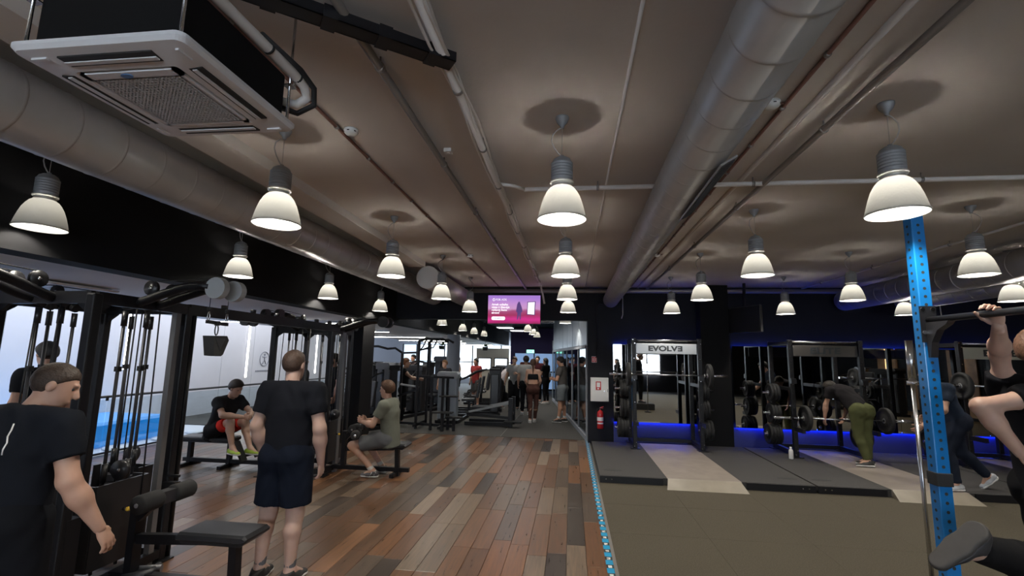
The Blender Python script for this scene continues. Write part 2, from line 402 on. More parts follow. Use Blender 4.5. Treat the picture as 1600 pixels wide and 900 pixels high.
for y, z0, z1 in ((10.1, 1.31, 2.85), (14.38, .95, 2.9), (5.6, 1.3, 2.85), (18.6, .95, 2.9)):
    t = thing('wall_light', '', 'wall light', (-10.455, y, z0))
    MB().box(-.015, -.05, 0, .01, .05, z1-z0, .003).build('housing', 'white_paint', t)
    MB().box(.01, -.04, .01, .018, .04, z1-z0-.01).build('diffuser', 'led_wall', t)
    t['label'] = {10.1: 'vertical glowing light strip on white wall, seen between tower cables', 14.38: 'vertical glowing light strip on white wall, above the seated man in red shorts',
                  5.6: 'vertical light strip on white wall, far left behind the near tower', 18.6: 'vertical light strip on white wall, farthest from the camera'}[y]
    t['group'] = 'vertical wall lights'
lg = thing('wall_logo', 'round grey figure emblem with small lettering on the white wall', 'logo', (-10.462, 15.3, 1.5))
mb = MB(); mb.tube([(0, .24*math.cos(a), .24*math.sin(a)+.05) for a in np.linspace(0, 2*PI, 33)], .012, 6).build('ring', 'joint_grey', lg)
MB().tube([(0, -.09, -.12), (0, 0, .03), (0, .09, -.12)], .013, 6).tube([(0, 0, .03), (0, 0, .14)], .016, 6).tube([(0, -.12, .12), (0, 0, .10), (0, .12, .12)], .012, 6).cyl((-.008, 0, .19), (.008, 0, .19), .035).build('figure', 'joint_grey', lg)
for i in range(12): MB().box(-.003, -.42+i*.07, -.38, .004, -.38+i*.07, -.33).build('letter', 'joint_grey', lg)
struct('floor_pool_edge', MB().box(-10.5, 3.5, -.25, -8.0, 11.2, -.02), 'white_paint')
pt = thing('pool_tank', 'glass-fronted tank of bright blue water behind the balustrade', 'water', (-9.5, 7.2, -.02)); MB().box(-.9, -3, .02, .88, 2.6, .40).build('pool_water', 'pool', pt); MB().box(.885, -3, 0, .90, 2.62, .46).build('glass_front', 'glass_clear', pt)
for i, (y, x_) in enumerate(((7.0, -8.28), (8.05, -8.28), (9.1, -8.3), (9.95, -8.3))):
    o = MB().lathe([(0, .045), (.12, .04), (.19, .02), (.2, .0), (.17, -.02), (0, -.02)], (0, 0, 0), n=20).build('pool_float', 'white_paint'); o.location = (x_, y, 0)
    tag(o, 'white round float lying before the blue tank, %s from the camera' % ['nearest', 'second', 'third', 'farthest'][i], 'float', 'white floats by the tank')
# linear lights under the low ceiling
LL = [(-7.7, -6.75, 9.65), (-6.55, -6.0, 9.75), (-5.9, -5.05, 9.85), (-6.3, -5.35, 13.5), (-7.6, -5.5, 17.5), (-8.0, -5.0, 21.5), (-7.9, -5.6, 25), (-7.4, -4.7, 28.5), (-7.6, -6.2, 6.6), (-7.6, -6.2, 3.6)]
for i, (x0, x1, y) in enumerate(LL):
    t = thing('linear_light', 'glowing linear ceiling light, %s' % ['leftmost of the nearest lit row over the seated man', 'middle one of the nearest lit row', 'rightmost of the nearest lit row, above the standing man', 'short one right of the far cable tower', 'long one behind the cable towers', 'third row behind the towers above machines', 'fourth row behind the towers above machines', 'farthest row in front of the bright windows', 'above the near tower', 'far left over the near tower'][i], 'ceiling light', ((x0+x1)/2, y, LOWC), 0, 'linear lights under the low ceiling')
    h = (x1-x0)/2
    MB().box(-h, -.045, -.06, h, .045, 0).build('housing', 'white_paint', t)
    MB().box(-h+.01, -.035, -.068, h-.01, .035, -.06).build('diffuser', 'led_white', t)
# cassette in low ceiling
def cassette(name, label, loc, s, body, group=None):
    t = thing(name, label, 'air conditioner', loc, 0, group)
    return t
# far end of the building
struct('wall_far', MB().box(-14, 31.2, -.1, 4, 31.4, 4.2), 'far_wall')
wn = struct('window_1', MB().box(-11.2, 31.02, .35, -3.6, 31.06, 2.45), 'window_glow')
for xx in np.arange(-11.2, -3.5, .95): MB().box(xx-.04, 30.95, .3, xx+.04, 31.02, 2.5).build('window_frame', 'dark_metal', wn)
MB().box(-11.2, 30.95, 1.35, -3.6, 31.02, 1.41).build('window_frame', 'dark_metal', wn)
wf = struct('wall_corridor_end', MB().box(-3.3, 26.0, 1.97, 2.5, 26.2, CEIL).box(-3.3, 26, 0, -3.1, 26.2, 2).box(-.9, 26, 0, 2.5, 26.2, 2), 'purple')
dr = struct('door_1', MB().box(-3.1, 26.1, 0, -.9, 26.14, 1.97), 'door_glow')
for xx in (-3.08, -2.0, -.92): MB().box(xx-.03, 26.05, 0, xx+.03, 26.1, 1.97).build('door_frame', 'black_metal', dr)
MB().box(-3.1, 26.05, 0, -.9, 26.1, .08).box(-3.1, 26.05, .95, -.9, 26.1, 1.02).build('door_frame', 'black_metal', dr)
t = thing('exit_sign', 'small green lit exit sign over the corridor end doors', 'sign', (-2.2, 25.95, 1.98))
MB().box(-.22, -.03, 0, .22, .03, .2, .005).build('housing', 'white_plastic', t); MB().box(-.2, -.035, .02, .2, -.03, .18).build('sign_face', 'exit_green', t)
MB().box(-.12, -.038, .09, .02, -.035, .11).prism([(.02, .06), (.10, .10), (.02, .14)], lambda a, b_, c: (a, c, b_), -.038, -.035).build('arrow', 'white_plastic', t)
wp = struct('wall_partition', MB().box(-4.0, 20.0, 0, -2.6, 20.12, 2.12), 'cream_wall')
for x0 in (-3.92, -3.22):
    MB().box(x0, 19.97, 1.2, x0+.58, 20.0, 1.72).build('window_frame', 'black_metal', wp)
    MB().box(x0+.04, 19.955, 1.24, x0+.54, 19.97, 1.68).build('window_pane', 'screen_bright', wp)
struct('column_round', MB().lathe([(.23, 0), (.23, 2.5)], (-4.05, 16.2, 0), n=24), 'far_wall')
for i, (x_, y, w_, dz, lb) in enumerate(((-3.55, 12.4, .7, .35, 'left under the header'), (-1.62, 12.4, .5, .45, 'just below the screen'), (-2.1, 19.6, .8, .5, 'over the corridor, brightest'), (-2.45, 17.6, .6, .5, 'over the corridor, left one'), (-1.15, 14.6, .6, .4, 'by the corridor glass'))):
    t = thing('panel_light', 'small rectangular lit panel hanging beyond the header, %s' % lb, 'ceiling light', (x_, y, CEIL-dz), 0, 'panel lights beyond the header')
    MB().box(-w_/2, -.3, 0, w_/2, .3, .05, .006).build('housing', 'white_plastic', t); MB().box(-w_/2+.02, -.28, -.008, w_/2-.02, .28, 0).build('diffuser', 'panel_glow', t)
    for sg in (-1, 1): MB().cyl((sg*w_*.4, 0, .05), (sg*w_*.4, 0, dz), .004, n=5).build('suspension_wire', 'cord', t)
# corridor glass wall on the right (leans slightly into the corridor)
G0, G1 = Vector((.35, 10.9, 0)), Vector((-.75, 20.4, 0))
gd = (G1-G0).normalized(); gn = Vector((gd.y, -gd.x, 0))
gw = struct('wall_glass', MB().bar(G0+Vector((0, 0, .05)), G1+Vector((0, 0, .05)), .08, .1).bar(G0+Vector((0, 0, 2.04)), G1+Vector((0, 0, 2.04)), .08, .06).bar(G0+gn*.05+Vector((0, 0, 2.7)), G1+gn*.05+Vector((0, 0, 2.7)), .06, 1.3), 'far_wall')
L = (G1-G0).length
for i in range(7):
    a, b_ = G0+gd*(L*i/7+.02), G0+gd*(L*(i+1)/7-.02)
    MB().bar(a+Vector((0, 0, 1.05)), b_+Vector((0, 0, 1.05)), .012, 1.9).build('glass_pane', 'glass_tint', gw)
    MB().bar(G0+gd*(L*i/7)+Vector((0, 0, 0)), G0+gd*(L*i/7)+Vector((0, 0, 2.04)), .05, .07, up=gd).build('mullion', 'far_wall', gw)
    MB().bar(G0+gd*(L*i/7+.03)+gn*.01+Vector((0, 0, 2.7)), G0+gd*(L*(i+1)/7-.03)+gn*.01+Vector((0, 0, 2.7)), .02, 1.2).build('upper_panel', 'silver_plastic', gw)
struct('wall_glass_room', MB().box(2.6, 10.9, 0, 2.8, 26, CEIL).box(.36, 10.9, 0, .5, 11.0, 0.01), 'far_wall')
for i in range(5):
    z0 = 20.6+i*.95
    MB().box(-.8+.02*i, z0, .05, -.74+.02*i, z0+.8, 2.5, .004).build('wall_panel', 'silver_plastic', gw)
# ================================================================== CEILING SERVICES
def lamp_proto():
    t = thing('pendant_lamp', '', 'lamp')
    MB().lathe([(0, 0), (.045, 0), (.045, -.012), (.036, -.035), (.014, -.06), (.012, -.075), (0, -.075)], n=20).build('canopy', 'lamp_housing', t)
    MB().cyl((0, 0, -.07), (0, 0, -.28), .0022, n=5).build('suspension_wire', 'cord', t)
    pts = [(0, 0, -.07), (-.03, 0, -.085), (-.062, 0, -.12), (-.068, 0, -.165), (-.05, 0, -.21), (-.025, 0, -.245), (0, 0, -.272)]
    MB().tube(pts, .0045, 6).build('power_cord', 'cord', t)
    prof = [(0, -.262), (.012, -.262), (.014, -.272), (.035, -.278), (.055, -.292), (.066, -.315)]
    z = -.315
    for k in range(6): prof += [(.070, z-.002), (.070, z-.014), (.066, z-.016), (.066, z-.019)]; z -= .019
    prof += [(.066, -.435), (.060, -.44)]
    MB().lathe(prof, n=24).build('ballast_housing', 'lamp_housing', t)
    MB().lathe([(.060, -.437), (.074, -.438), (.076, -.446), (.074, -.452), (.058, -.455), (.060, -.465), (.066, -.470), (.064, -.476)], n=24).build('collar', 'lamp_collar', t)
    ou = [(.0661, -.4766), (.081, -.4875), (.098, -.510), (.116, -.545), (.131, -.590), (.143, -.635), (.151, -.672), (.155, -.688)]
    sh_ = MB().lathe(ou+[(.1565, -.69), (.154, -.692), (.153, -.688)], n=36).build('shade', 'shade', t)
    MB().lathe([(.1535, -.6915), (.157, -.689), (.1575, -.684), (.1545, -.682)], n=36).build('rim', 'lamp_collar', sh_)
    MB().lathe([(.0, -.470), (.018, -.472), (.018, -.485), (.021, -.490), (.021, -.496), (.014, -.502), (0, -.504)], n=14).build('bulb', 'bulb', t)
    return t
LP = lamp_proto()
YS = {0: 2.92, 1: 5.02, 2: 7.10, 3: 9.2}
ORD = ['nearest', 'second', 'third', 'fourth', 'fifth', 'sixth']
ROWS = [(-3.86, 'row in front of the black bulkhead'), (-2.0, 'row left of centre'), (-.06, 'centre row'), (1.88, 'row right of the round duct'), (3.9, 'second row right of the round duct'), (5.9, 'far right row')]
lamp_data = []
for x, rn in ROWS:
    for k, y in YS.items(): lamp_data.append((x, y, CEIL, 'grey pendant lamp, %s from the camera, %s' % (ORD[k], rn), 'pendant lamps in the main hall', 1))
for x, ys in ((7.9, (5.02, 2.92, .82)), (9.9, (5.02, 2.92, .82))):  # unseen rows added to light the side the long mirror reflects
    for ki, y in enumerate(ys): lamp_data.append((x, y, CEIL, 'grey pendant lamp added out of frame to the right, %s, %s' % (ORD[ki], 'inner row' if x < 9 else 'outer row'), 'pendant lamps out of frame', 1))
for x in (-2.0, 1.88, 3.9, 5.9):
    for ki, y in enumerate((.82, -1.3, -3.4)): lamp_data.append((x, y, CEIL, 'grey pendant lamp behind the camera, %s back, %s' % (ORD[ki], {-2.0: 'row left of centre', 1.88: 'row right of the duct', 3.9: 'second row right of the duct', 5.9: 'far right row'}[x]), 'pendant lamps behind the camera', 1))
FAR = [(-3.75, 13.5), (-3.8, 16.4), (-3.8, 18.4), (-3.8, 20.6), (-.15, 12.2), (-1.5, 16.5), (-1.5, 18.8), (-1.5, 21)]
FN = ['first far one left under the header', 'second far one left under the header', 'third far one left under the header', 'fourth far one left under the header', 'over the corridor by the glass wall', 'over the corridor middle, nearest', 'over the corridor middle, second', 'over the corridor middle, farthest']
for (x, y), n_ in zip(FAR, FN): lamp_data.append((x, y, CEIL, 'grey pendant lamp beyond the header, %s' % n_, 'pendant lamps beyond the header', 1))
ll = bpy.data.lights.new('bulb_light', 'POINT'); ll.energy = LAMP_W; ll.color = (1.0, .93, .82); ll.shadow_soft_size = .045
for i, (x, y, z, lab, grp, on) in enumerate(lamp_data):
    o = LP if i == 0 else copy_tree(LP)
    o.location = (x, y, z); o['label'] = lab; o['group'] = grp
    o.rotation_euler = (0, 0, random.choice([0, .4, -.5, 2.6, 3.3, 1.2]) if i else 0)
    lo = bpy.data.objects.new('bulb_light', ll); COL.objects.link(lo); lo.parent = o; lo.location = (0, 0, -.557)
lamp_data_n = len(lamp_data)
# round ducts
def duct(label, p0, p1, r, n_seams, parent_extra=None, cap=False, kind='round_duct'):
    p0, p1 = Vector(p0), Vector(p1)
    t = thing(kind, label, 'duct', p0); q = p1-p0
    MB().cyl((0, 0, 0), q, r, n=32).build('duct_body', 'duct_metal', t)
    u, v, d = frame_from(q)
    for i in range(n_seams):
        c = q*((i+.5)/n_seams)
        MB().lathe([(r, -.010), (r+.0025, -.004), (r+.0025, .004), (r, .010)], c, d, n=32).build('seam_ring', 'duct_metal', t)
    return t
dc = duct('long round silver duct running overhead right of centre with a slotted grille', (.74, -2.0, 3.10), (.86, 10.5, 3.06), .165, 48)
gl = MB().box(-.055, -.55, -.012, .055, .55, .0).build('grille_frame', 'pipe_grey', dc)
ang = .55
gl.location = (.07+.165*math.sin(ang)-.0, 5.25, -.02-.165*math.cos(ang)-.005); gl.rotation_euler = (0, -ang, -.0096)
for i in range(36): MB().box(-.042, -.52+i*.0295, -.016, .042, -.52+i*.0295+.017, -.010).build('slot', 'duct_dark', gl)
dl = duct('long round silver duct on the left beside the black bulkhead', (-2.98, -3.0, 3.08), (-2.98, 10.0, 3.08), .20, 46)
ds = duct('short round silver duct with a flat end cap near the header', (-2.42, 7.7, 3.10), (-2.42, 10.55, 3.10), .19, 9)
MB().lathe([(0, -.012), (.185, -.012), (.197, -.004), (.197, .012)], (0, 0, 0), (0, 1, 0), n=32).build('end_cap', 'pipe_white', ds)
dr_ = duct('long round silver duct on the far right ending near the mirror wall', (5.55, 0, 3.05), (5.55, 10.4, 3.05), .20, 36)
MB().lathe([(0, .0), (.12, -.005), (.19, -.05), (.2, -.08)], (0, 10.45, 0), (0, 1, 0), n=32).build('end_cap', 'duct_metal', dr_)
d2 = duct('lower round silver duct on the far right beside the blue post', (6.15, 3, 2.95), (6.15, 9.6, 2.95), .17, 22)
MB().lathe([(0, .0), (.10, -.005), (.16, -.04), (.17, -.07)], (0, 6.63, 0), (0, 1, 0), n=32).build('end_cap', 'duct_metal', d2)
# flat cover panel along left duct
o = MB().box(-2.72, -3, 3.26, -2.44, 7.6, 3.35).build('trim_3', 'pipe_white'); o['kind'] = 'structure'
# pipes and conduits
def pipe(name, label, pts, r, mt, clips=0, rod=True, n=10):
    t = thing(name, label, 'pipe', pts[0]); q = [Vector(p)-Vector(pts[0]) for p in pts]
    MB().tube(q, r, n).build('pipe_run', mt, t)
    Lt = (q[1]-q[0]).length
    for i in range(clips):
        c = q[0]+(q[1]-q[0])*((i+.5)/clips); u, v, d = frame_from(q[1]-q[0])
        k = MB().lathe([(r, -.012), (r+.006, -.010), (r+.006, .010), (r, .012)], c, d, n=12).build('pipe_clip', 'pipe_grey', t)
        if rod: MB().cyl(c+Vector((0, 0, r)), c+Vector((0, 0, CEIL-pts[0][2])), .005, n=6).build('hanger_rod', 'pipe_grey', k)
    return t
pipe('ceiling_conduit', 'grey metal conduit running along the ceiling left of centre', [(-1.0, -1, 3.29), (-1.0, 10.5, 3.29)], .022, 'pipe_grey', 9)
cb = pipe('cable_conduit', 'pale bundled conduit with loose cables along the ceiling', [(-.63, -1, 3.27), (-.63, 9.6, 3.27)], .026, 'pipe_white', 14)
for dx, ph in ((.035, 0), (-.034, 1.3), (.02, 2.4)):
    MB().tube([(dx+.012*math.sin(i*.9+ph), i*.25, .005+.012*math.cos(i*1.7+ph)-.012) for i in range(40)], .008, 6).build('loose_cable', 'pipe_white', cb)
MB().tube([(0, 10.6, 0), (.02, 11.1, -.12), (.06, 11.13, -.34)], .02, 8).build('cable_end', 'pipe_white', cb)
pipe('fire_line', 'thin reddish cable line along the ceiling on the left', [(-1.6, -1, 3.335), (-1.6, 10.4, 3.335)], .011, 'pipe_red', 22, False, 8)
pipe('fire_line', 'thin reddish cable line along the ceiling on the right', [(1.28, -1, 3.335), (1.28, 10.4, 3.335)], .011, 'pipe_red', 22, False, 8)
pipe('ceiling_conduit', 'grey metal conduit running along the ceiling right of the round duct', [(1.62, -1, 3.29), (1.62, 10.5, 3.29)], .022, 'pipe_grey', 7)
pipe('ceiling_seam', 'thin pale wire moulding along the ceiling by the centre lamps', [(.31, -1, 3.345), (.31, 10.5, 3.345)], .010, 'pipe_white', 0, False, 8)
pipe('ceiling_seam', 'faint shadowed moulding along the ceiling between red line and conduit', [(1.45, -1, 3.345), (1.45, 10.5, 3.345)], .022, 'ceiling_paint', 0, False, 8)
pipe('cross_pipe', 'pale pipe crossing the ceiling from the centre to the right', [(-.42, 4.08, 3.29), (10, 4.08, 3.29)], .02, 'pipe_white', 8)
pipe('cross_pipe_elbow', 'short bent pale pipe joining the cable run to the cross pipe', [(-.62, 3.9, 3.28), (-.5, 3.96, 3.28), (-.42, 4.08, 3.29)], .016, 'pipe_white', 0, False)
pipe('wall_pipe', 'long grey pipe along the top of the header and mirror wall', [(-4.0, 10.5, 3.26), (10.2, 10.5, 3.26)], .05, 'pipe_grey', 0, False, 14)
pipe('side_pipe', 'pale conduit along the right ceiling past the blue post', [(4.75, 1, 3.3), (4.75, 10.4, 3.3)], .016, 'pipe_white', 6)
pipe('wall_cable', 'short pale cable hanging down the dark wall above the first rack', [(1.12, 10.52, 3.22), (1.12, 10.55, 2.75), (1.09, 10.53, 2.66)], .009, 'pipe_white', 0, False, 8)
pipe('wall_cable', 'pale bent cable hanging below the right duct by the blue post', [(6.75, 9.6, 3.0), (6.78, 9.62, 2.42), (6.55, 9.62, 2.40)], .009, 'pipe_white', 0, False, 8)
pipe('wall_conduit', 'dark conduit bending down the wall to the red sign', [(1.05, 10.56, 2.98), (.62, 10.56, 2.98), (.56, 10.56, 2.92), (.55, 10.56, 1.8)], .012, 'black_metal', 0, False, 8)
# black cable tray
t = thing('cable_tray', 'black cable tray crossing the ceiling at the top left', 'cable tray', (-1.55, 1.42, 3.24), math.atan2(.72, .95))
MB().box(0, -.045, 0, 1.2, .045, .008).box(0, -.045, 0, 1.2, -.038, .05).box(0, .038, 0, 1.2, .045, .05).build('tray', 'black_metal', t)
for i in range(5): MB().box(.1+i*.24, -.05, -.006, .16+i*.24, .05, .055).build('bracket', 'black_metal', t)
for dy in (-.02, .0, .02): MB().tube([(i*.12, dy+.005*math.sin(i*2+dy*90), .018) for i in range(11)], .009, 6).build('cable', 'black_rubber', t)
# smoke detectors
for (x, y), lab in (((-1.53, 2.96), 'by the left red line, nearest'), ((1.2, 2.84), 'right of the round duct, nearest'), ((-1.56, 7.08), 'by the left red line, far one'), ((1.27, 7.13), 'right of the round duct, far one')):
    t = thing('smoke_detector', 'white round smoke detector on the ceiling, %s' % lab, 'smoke detector', (x, y, CEIL), 0, 'smoke detectors')
    MB().lathe([(0, 0), (.048, 0), (.050, -.012), (.046, -.014)], n=22).build('base', 'white_plastic', t)
    MB().lathe([(.046, -.014), (.046, -.026), (.036, -.036), (.022, -.044), (0, -.046)], n=22).build('cap', 'white_plastic', t)
    for k in range(6): MB().box(-.008, -.047, -.026, .008, -.0445, -.019).build('slot', 'duct_dark', t).rotation_euler = (0, 0, k*PI/3)
    MB().tube([(0, 0, -.008), ((-.07 if x < 0 else .08), 0, -.012)], .008, 6).build('cable_stub', 'pipe_red', t)
t = thing('junction_box', 'small pale box on the ceiling beside the grey conduit', 'box', (-.93, 3.33, CEIL)); MB().box(-.03, -.03, -.03, .03, .03, 0, .004).build('body', 'pipe_white', t); MB().cyl((0, 0, -.03), (0, 0, -.036), .012).build('cap', 'pipe_white', t)
# cassette air conditioner
def cassette(label, loc, s, box_h, group=None, rz=0):
    t = thing('air_conditioner', label, 'air conditioner', loc, rz, group); h = s/2
    if box_h: MB().box(-h*.86, -h*.86, .03, h*.86, h*.86, box_h, .01).build('body', 'black_paint', t)
    pn = MB()
    o_ = [(-h, -h), (h, -h), (h, h), (-h, h)]; w = s*.205; q = h-w
    # rounded panel ring: outer lip, sloped face
    def ring(a, z, rad):
        out = []
        for cx, cy, t0 in ((a-rad, a-rad, 0), (-a+rad, a-rad, PI/2), (-a+rad, -a+rad, PI), (a-rad, -a+rad, 1.5*PI)):
            for k in range(6): out.append((cx+rad*math.cos(t0+k*PI/10), cy+rad*math.sin(t0+k*PI/10), z))
        return out
    rings = [ring(h*.9, .035, .03), ring(h, .03, .03), ring(h, .018, .03), ring(h*.97, .004, .03), ring(h*.62, -.008, .015), ring(h*.60, -.002, .015)]
    n = len(rings[0]); vs = sum(rings, [])
    pn.add(vs, [(i*n+k, i*n+(k+1) % n, (i+1)*n+(k+1) % n, (i+1)*n+k) for i in range(len(rings)-1) for k in range(n)])
    p = pn.build('panel', 'ac_white', t)
    g = h*.585
    gr = MB().box(-g, -g, -.012, g, -g*.80, 0).box(-g, g*.90, -.012, g, g, 0).box(-g, -g, -.012, -g*.9, g, 0).box(g*.9, -g, -.012, g, g, 0).build('intake_grille', 'ac_white', t)
    nx = 22
    br = MB()
    for i in range(nx+1):
        a = -g*.9+i*1.8*g/nx; br.box(a-.0042, -g*.8, -.012, a+.0042, g*.9, -.008)
    for i in range(nx+1):
        a = -g*.8+i*1.7*g/nx; br.box(-g*.9, a-.0042, -.012, g*.9, a+.0042, -.008)
    br.build('grille_bars', 'ac_white', gr, kind='stuff')
    MB().box(-g*.92, -g*.92, .002, g*.92, g*.92, .02).build('filter', 'duct_dark', t)
    for k in range(4):
        e = MB().box(-h*.55, -h*.86, -.0055, h*.55, -h*.70, .004).build('air_slot', 'duct_dark', t); e.rotation_euler = (0, 0, k*PI/2)
        f = MB(); f.bar((-h*.54, -h*.765, -.009), (h*.54, -h*.765, -.009), .016, .004); v = f.build('louver', 'ac_white', e); v.rotation_euler = (0, 0, 0)
        MB().box(-h*.86, -h*.86, -.007, -h*.68, -h*.82, 0).build('corner_cover', 'ac_white', t).rotation_euler = (0, 0, k*PI/2)
    b_ = MB().prism(ell(0, 0, .022, .012, 16), lambda a, b2, c: (a, b2, c), -.015, -.011).build('badge', 'logo_blue', t); b_.location = (-.02, -g*.9, 0)
    if box_h:
        for sx_ in (-1, 1):
            for sy_ in (-1, 1):
                MB().cyl((sx_*h*.9, sy_*h*.9, .04), (sx_*h*.9, sy_*h*.9, CEIL-loc[2]), .006, n=6).box(sx_*h*.9-.02, sy_*h*.9-.02, .2, sx_*h*.9+.02, sy_*h*.9+.02, .205).build('hanger_rod', 'steel', t)
    return t
ac = cassette('large white ceiling cassette air conditioner hanging at the top left', (-1.51, 1.51, 2.75), .63, .245)
MB().tube([(.27, -1.6, .27), (.285, -.4, .265), (.30, 0, .255), (.31, .25, .25), (.315, .34, .235), (.31, .375, .20), (.27, .37, .165), (.22, .33, .16)], .021, 12).build('insulated_pipe', 'pipe_white', ac)
MB().tube([(.305, .05, .28), (.33, .28, .275), (.345, .37, .24), (.33, .405, .18), (.26, .39, .135), (.2, .3, .13)], .013, 10).build('black_hose', 'black_rubber', ac)
for q in ((.292, -.2, .26), (.305, .1, .253), (.313, .29, .246)): MB().lathe([(.021, -.006), (.0235, -.004), (.0235, .004), (.021, .006)], q, (.05, 1, -.03), n=14).build('cable_tie', 'black_rubber', ac)
cassette('white cassette air conditioner flush in the low white ceiling behind the near tower', (-5.75, 4.6, LOWC-.05), .8, 0)
cassette('small white cassette air conditioner beyond the header, left of the screen', (-2.6, 13.5, 2.85), .7, .3)
cassette('small white cassette air conditioner beyond the header, right below the screen', (-.75, 12.8, 2.72), .6, .3)
# ================================================================== PEOPLE (signed distance bodies, surface nets)
def v3(p): return np.array(p, float)
def nrm(a): a = np.array(a, float); return a/(np.linalg.norm(a)+1e-9)
def surface_nets(f, org, h):
    ins = f < 0; nx, ny, nz = f.shape
    c = np.zeros((nx-1, ny-1, nz-1), np.int8)
    for i in (0, 1):
        for j in (0, 1):
            for k in (0, 1): c += ins[i:nx-1+i, j:ny-1+j, k:nz-1+k]
    act = (c > 0) & (c < 8); ids = -np.ones(act.shape, int); A = np.argwhere(act)
    if len(A) == 0: return np.zeros((0, 3)), []
    ids[act] = np.arange(len(A)); acc = np.zeros((len(A), 3)); cnt = np.zeros(len(A))
    for ax in range(3):
        o1, o2 = [a for a in range(3) if a != ax]
        for p in (0, 1):
            for q in (0, 1):
                s = A.copy(); s[:, o1] += p; s[:, o2] += q; e = s.copy(); e[:, ax] += 1
                fa = f[s[:, 0], s[:, 1], s[:, 2]]; fb = f[e[:, 0], e[:, 1], e[:, 2]]; m_ = (fa < 0) != (fb < 0)
                t = np.where(m_, fa/(fa-fb+1e-12), 0); pt = s.astype(float); pt[:, ax] += t
                acc[m_] += pt[m_]; cnt[m_] += 1
    V = acc/cnt[:, None]*h+org; Fs = []
    for ax in range(3):
        o1, o2 = (ax+1) % 3, (ax+2) % 3
        sl0 = [slice(None)]*3; sl1 = [slice(None)]*3; sl0[ax] = slice(0, -1); sl1[ax] = slice(1, None)
        a, b_ = ins[tuple(sl0)], ins[tuple(sl1)]; E_ = np.argwhere(a != b_)
        E_ = E_[(E_[:, o1] > 0) & (E_[:, o2] > 0) & (E_[:, o1] < f.shape[o1]-1) & (E_[:, o2] < f.shape[o2]-1)]
        q = []
        for d1, d2 in ((-1, -1), (0, -1), (0, 0), (-1, 0)):
            s = E_.copy(); s[:, o1] += d1; s[:, o2] += d2; q.append(ids[s[:, 0], s[:, 1], s[:, 2]])
        q = np.stack(q, 1); fl_ = ~ins[E_[:, 0], E_[:, 1], E_[:, 2]]; q[fl_] = q[fl_][:, ::-1]; Fs.append(q)
    Fs = np.concatenate(Fs); Fs = Fs[(Fs >= 0).all(1)]
    return V, Fs
def cap(P, a, b_, ra, rb, n=None, k=1.0):
    a, b_ = v3(a), v3(b_); d = b_-a; L2 = d@d+1e-12
    t = np.clip(((P-a)@d)/L2, 0, 1); q = P-a-t[..., None]*d
    r = ra+(rb-ra)*t
    if n is not None:
        w = q@n; dist = np.sqrt(np.maximum((q*q).sum(-1)-w*w+(w*k)**2, 1e-12)); return (dist-r)*(.9)
    return np.sqrt((q*q).sum(-1))-r
def elli(P, c, ax, rs):
    q = P-v3(c); u = np.stack([(q@v3(a))/r for a, r in zip(ax, rs)], -1); k = np.sqrt((u*u).sum(-1)+1e-9); return (k-1)*min(rs)
def smin(a, b_, k):
    h_ = np.clip(.5+.5*(b_-a)/k, 0, 1); return b_*(1-h_)+a*h_-k*h_*(1-h_)
def sunion(ds, k):
    r = ds[0]
    for d in ds[1:]: r = smin(r, d, k)
    return r
def grid_eval(fn, pts, pad, h):
    pts = np.array(pts); lo = pts.min(0)-pad; hi = pts.max(0)+pad; B = 4
    nb = np.ceil((hi-lo)/(h*B)).astype(int)+1
    ax = [(lo[i]+h*(B*np.arange(nb[i])+(B-1)/2)) for i in range(3)]
    C = np.stack(np.meshgrid(*ax, indexing='ij'), -1); dc = fn(C.reshape(-1, 3)).reshape(nb)
    near = np.abs(dc) < h*B*.87*1.55+.02
    f = np.repeat(np.repeat(np.repeat(dc, B, 0), B, 1), B, 2)
    blk = np.argwhere(near); off = np.stack(np.meshgrid(*[np.arange(B)]*3, indexing='ij'), -1).reshape(-1, 3)
    I = (blk[:, None, :]*B+off[None]).reshape(-1, 3)
    f[I[:, 0], I[:, 1], I[:, 2]] = fn(lo+I*h)
    return surface_nets(f, lo, h)
def np_mesh(name, parts, mat_):
    vs = np.concatenate([p[0] for p in parts]); off = 0; fs = []
    for v, f in parts:
        if len(v): fs.append(np.asarray(f)+off)
        off += len(v)
    me = bpy.data.meshes.new(name); me.from_pydata(vs.tolist(), [], np.concatenate(fs).tolist()); me.materials.append(mat_)
    me.polygons.foreach_set('use_smooth', [True]*len(me.polygons)); me.update(); return me
_pm = {}
def pmat(kind, col):
    k = (kind, col)
    if k not in _pm:
        if kind == 'skin':
            m_ = mat('skin', col, .5, noise=.06, nscale=14); m_.node_tree.nodes['Principled BSDF'].inputs['Subsurface Weight'].default_value = .12
            m_.node_tree.nodes['Principled BSDF'].inputs['Subsurface Radius'].default_value = (.02, .008, .004)
        elif kind == 'hair': m_ = mat('hair', col, .6, noise=.3, nscale=60, bump=.5, bscale=120)
        elif kind == 'shoe': m_ = mat('shoe_fabric', col, .6, noise=.1, nscale=30)
        else: m_ = mat('cloth', col, .9, noise=.12, nscale=7, bump=.35, bscale=11, spec=.12)
        _pm[k] = m_
    return _pm[k]
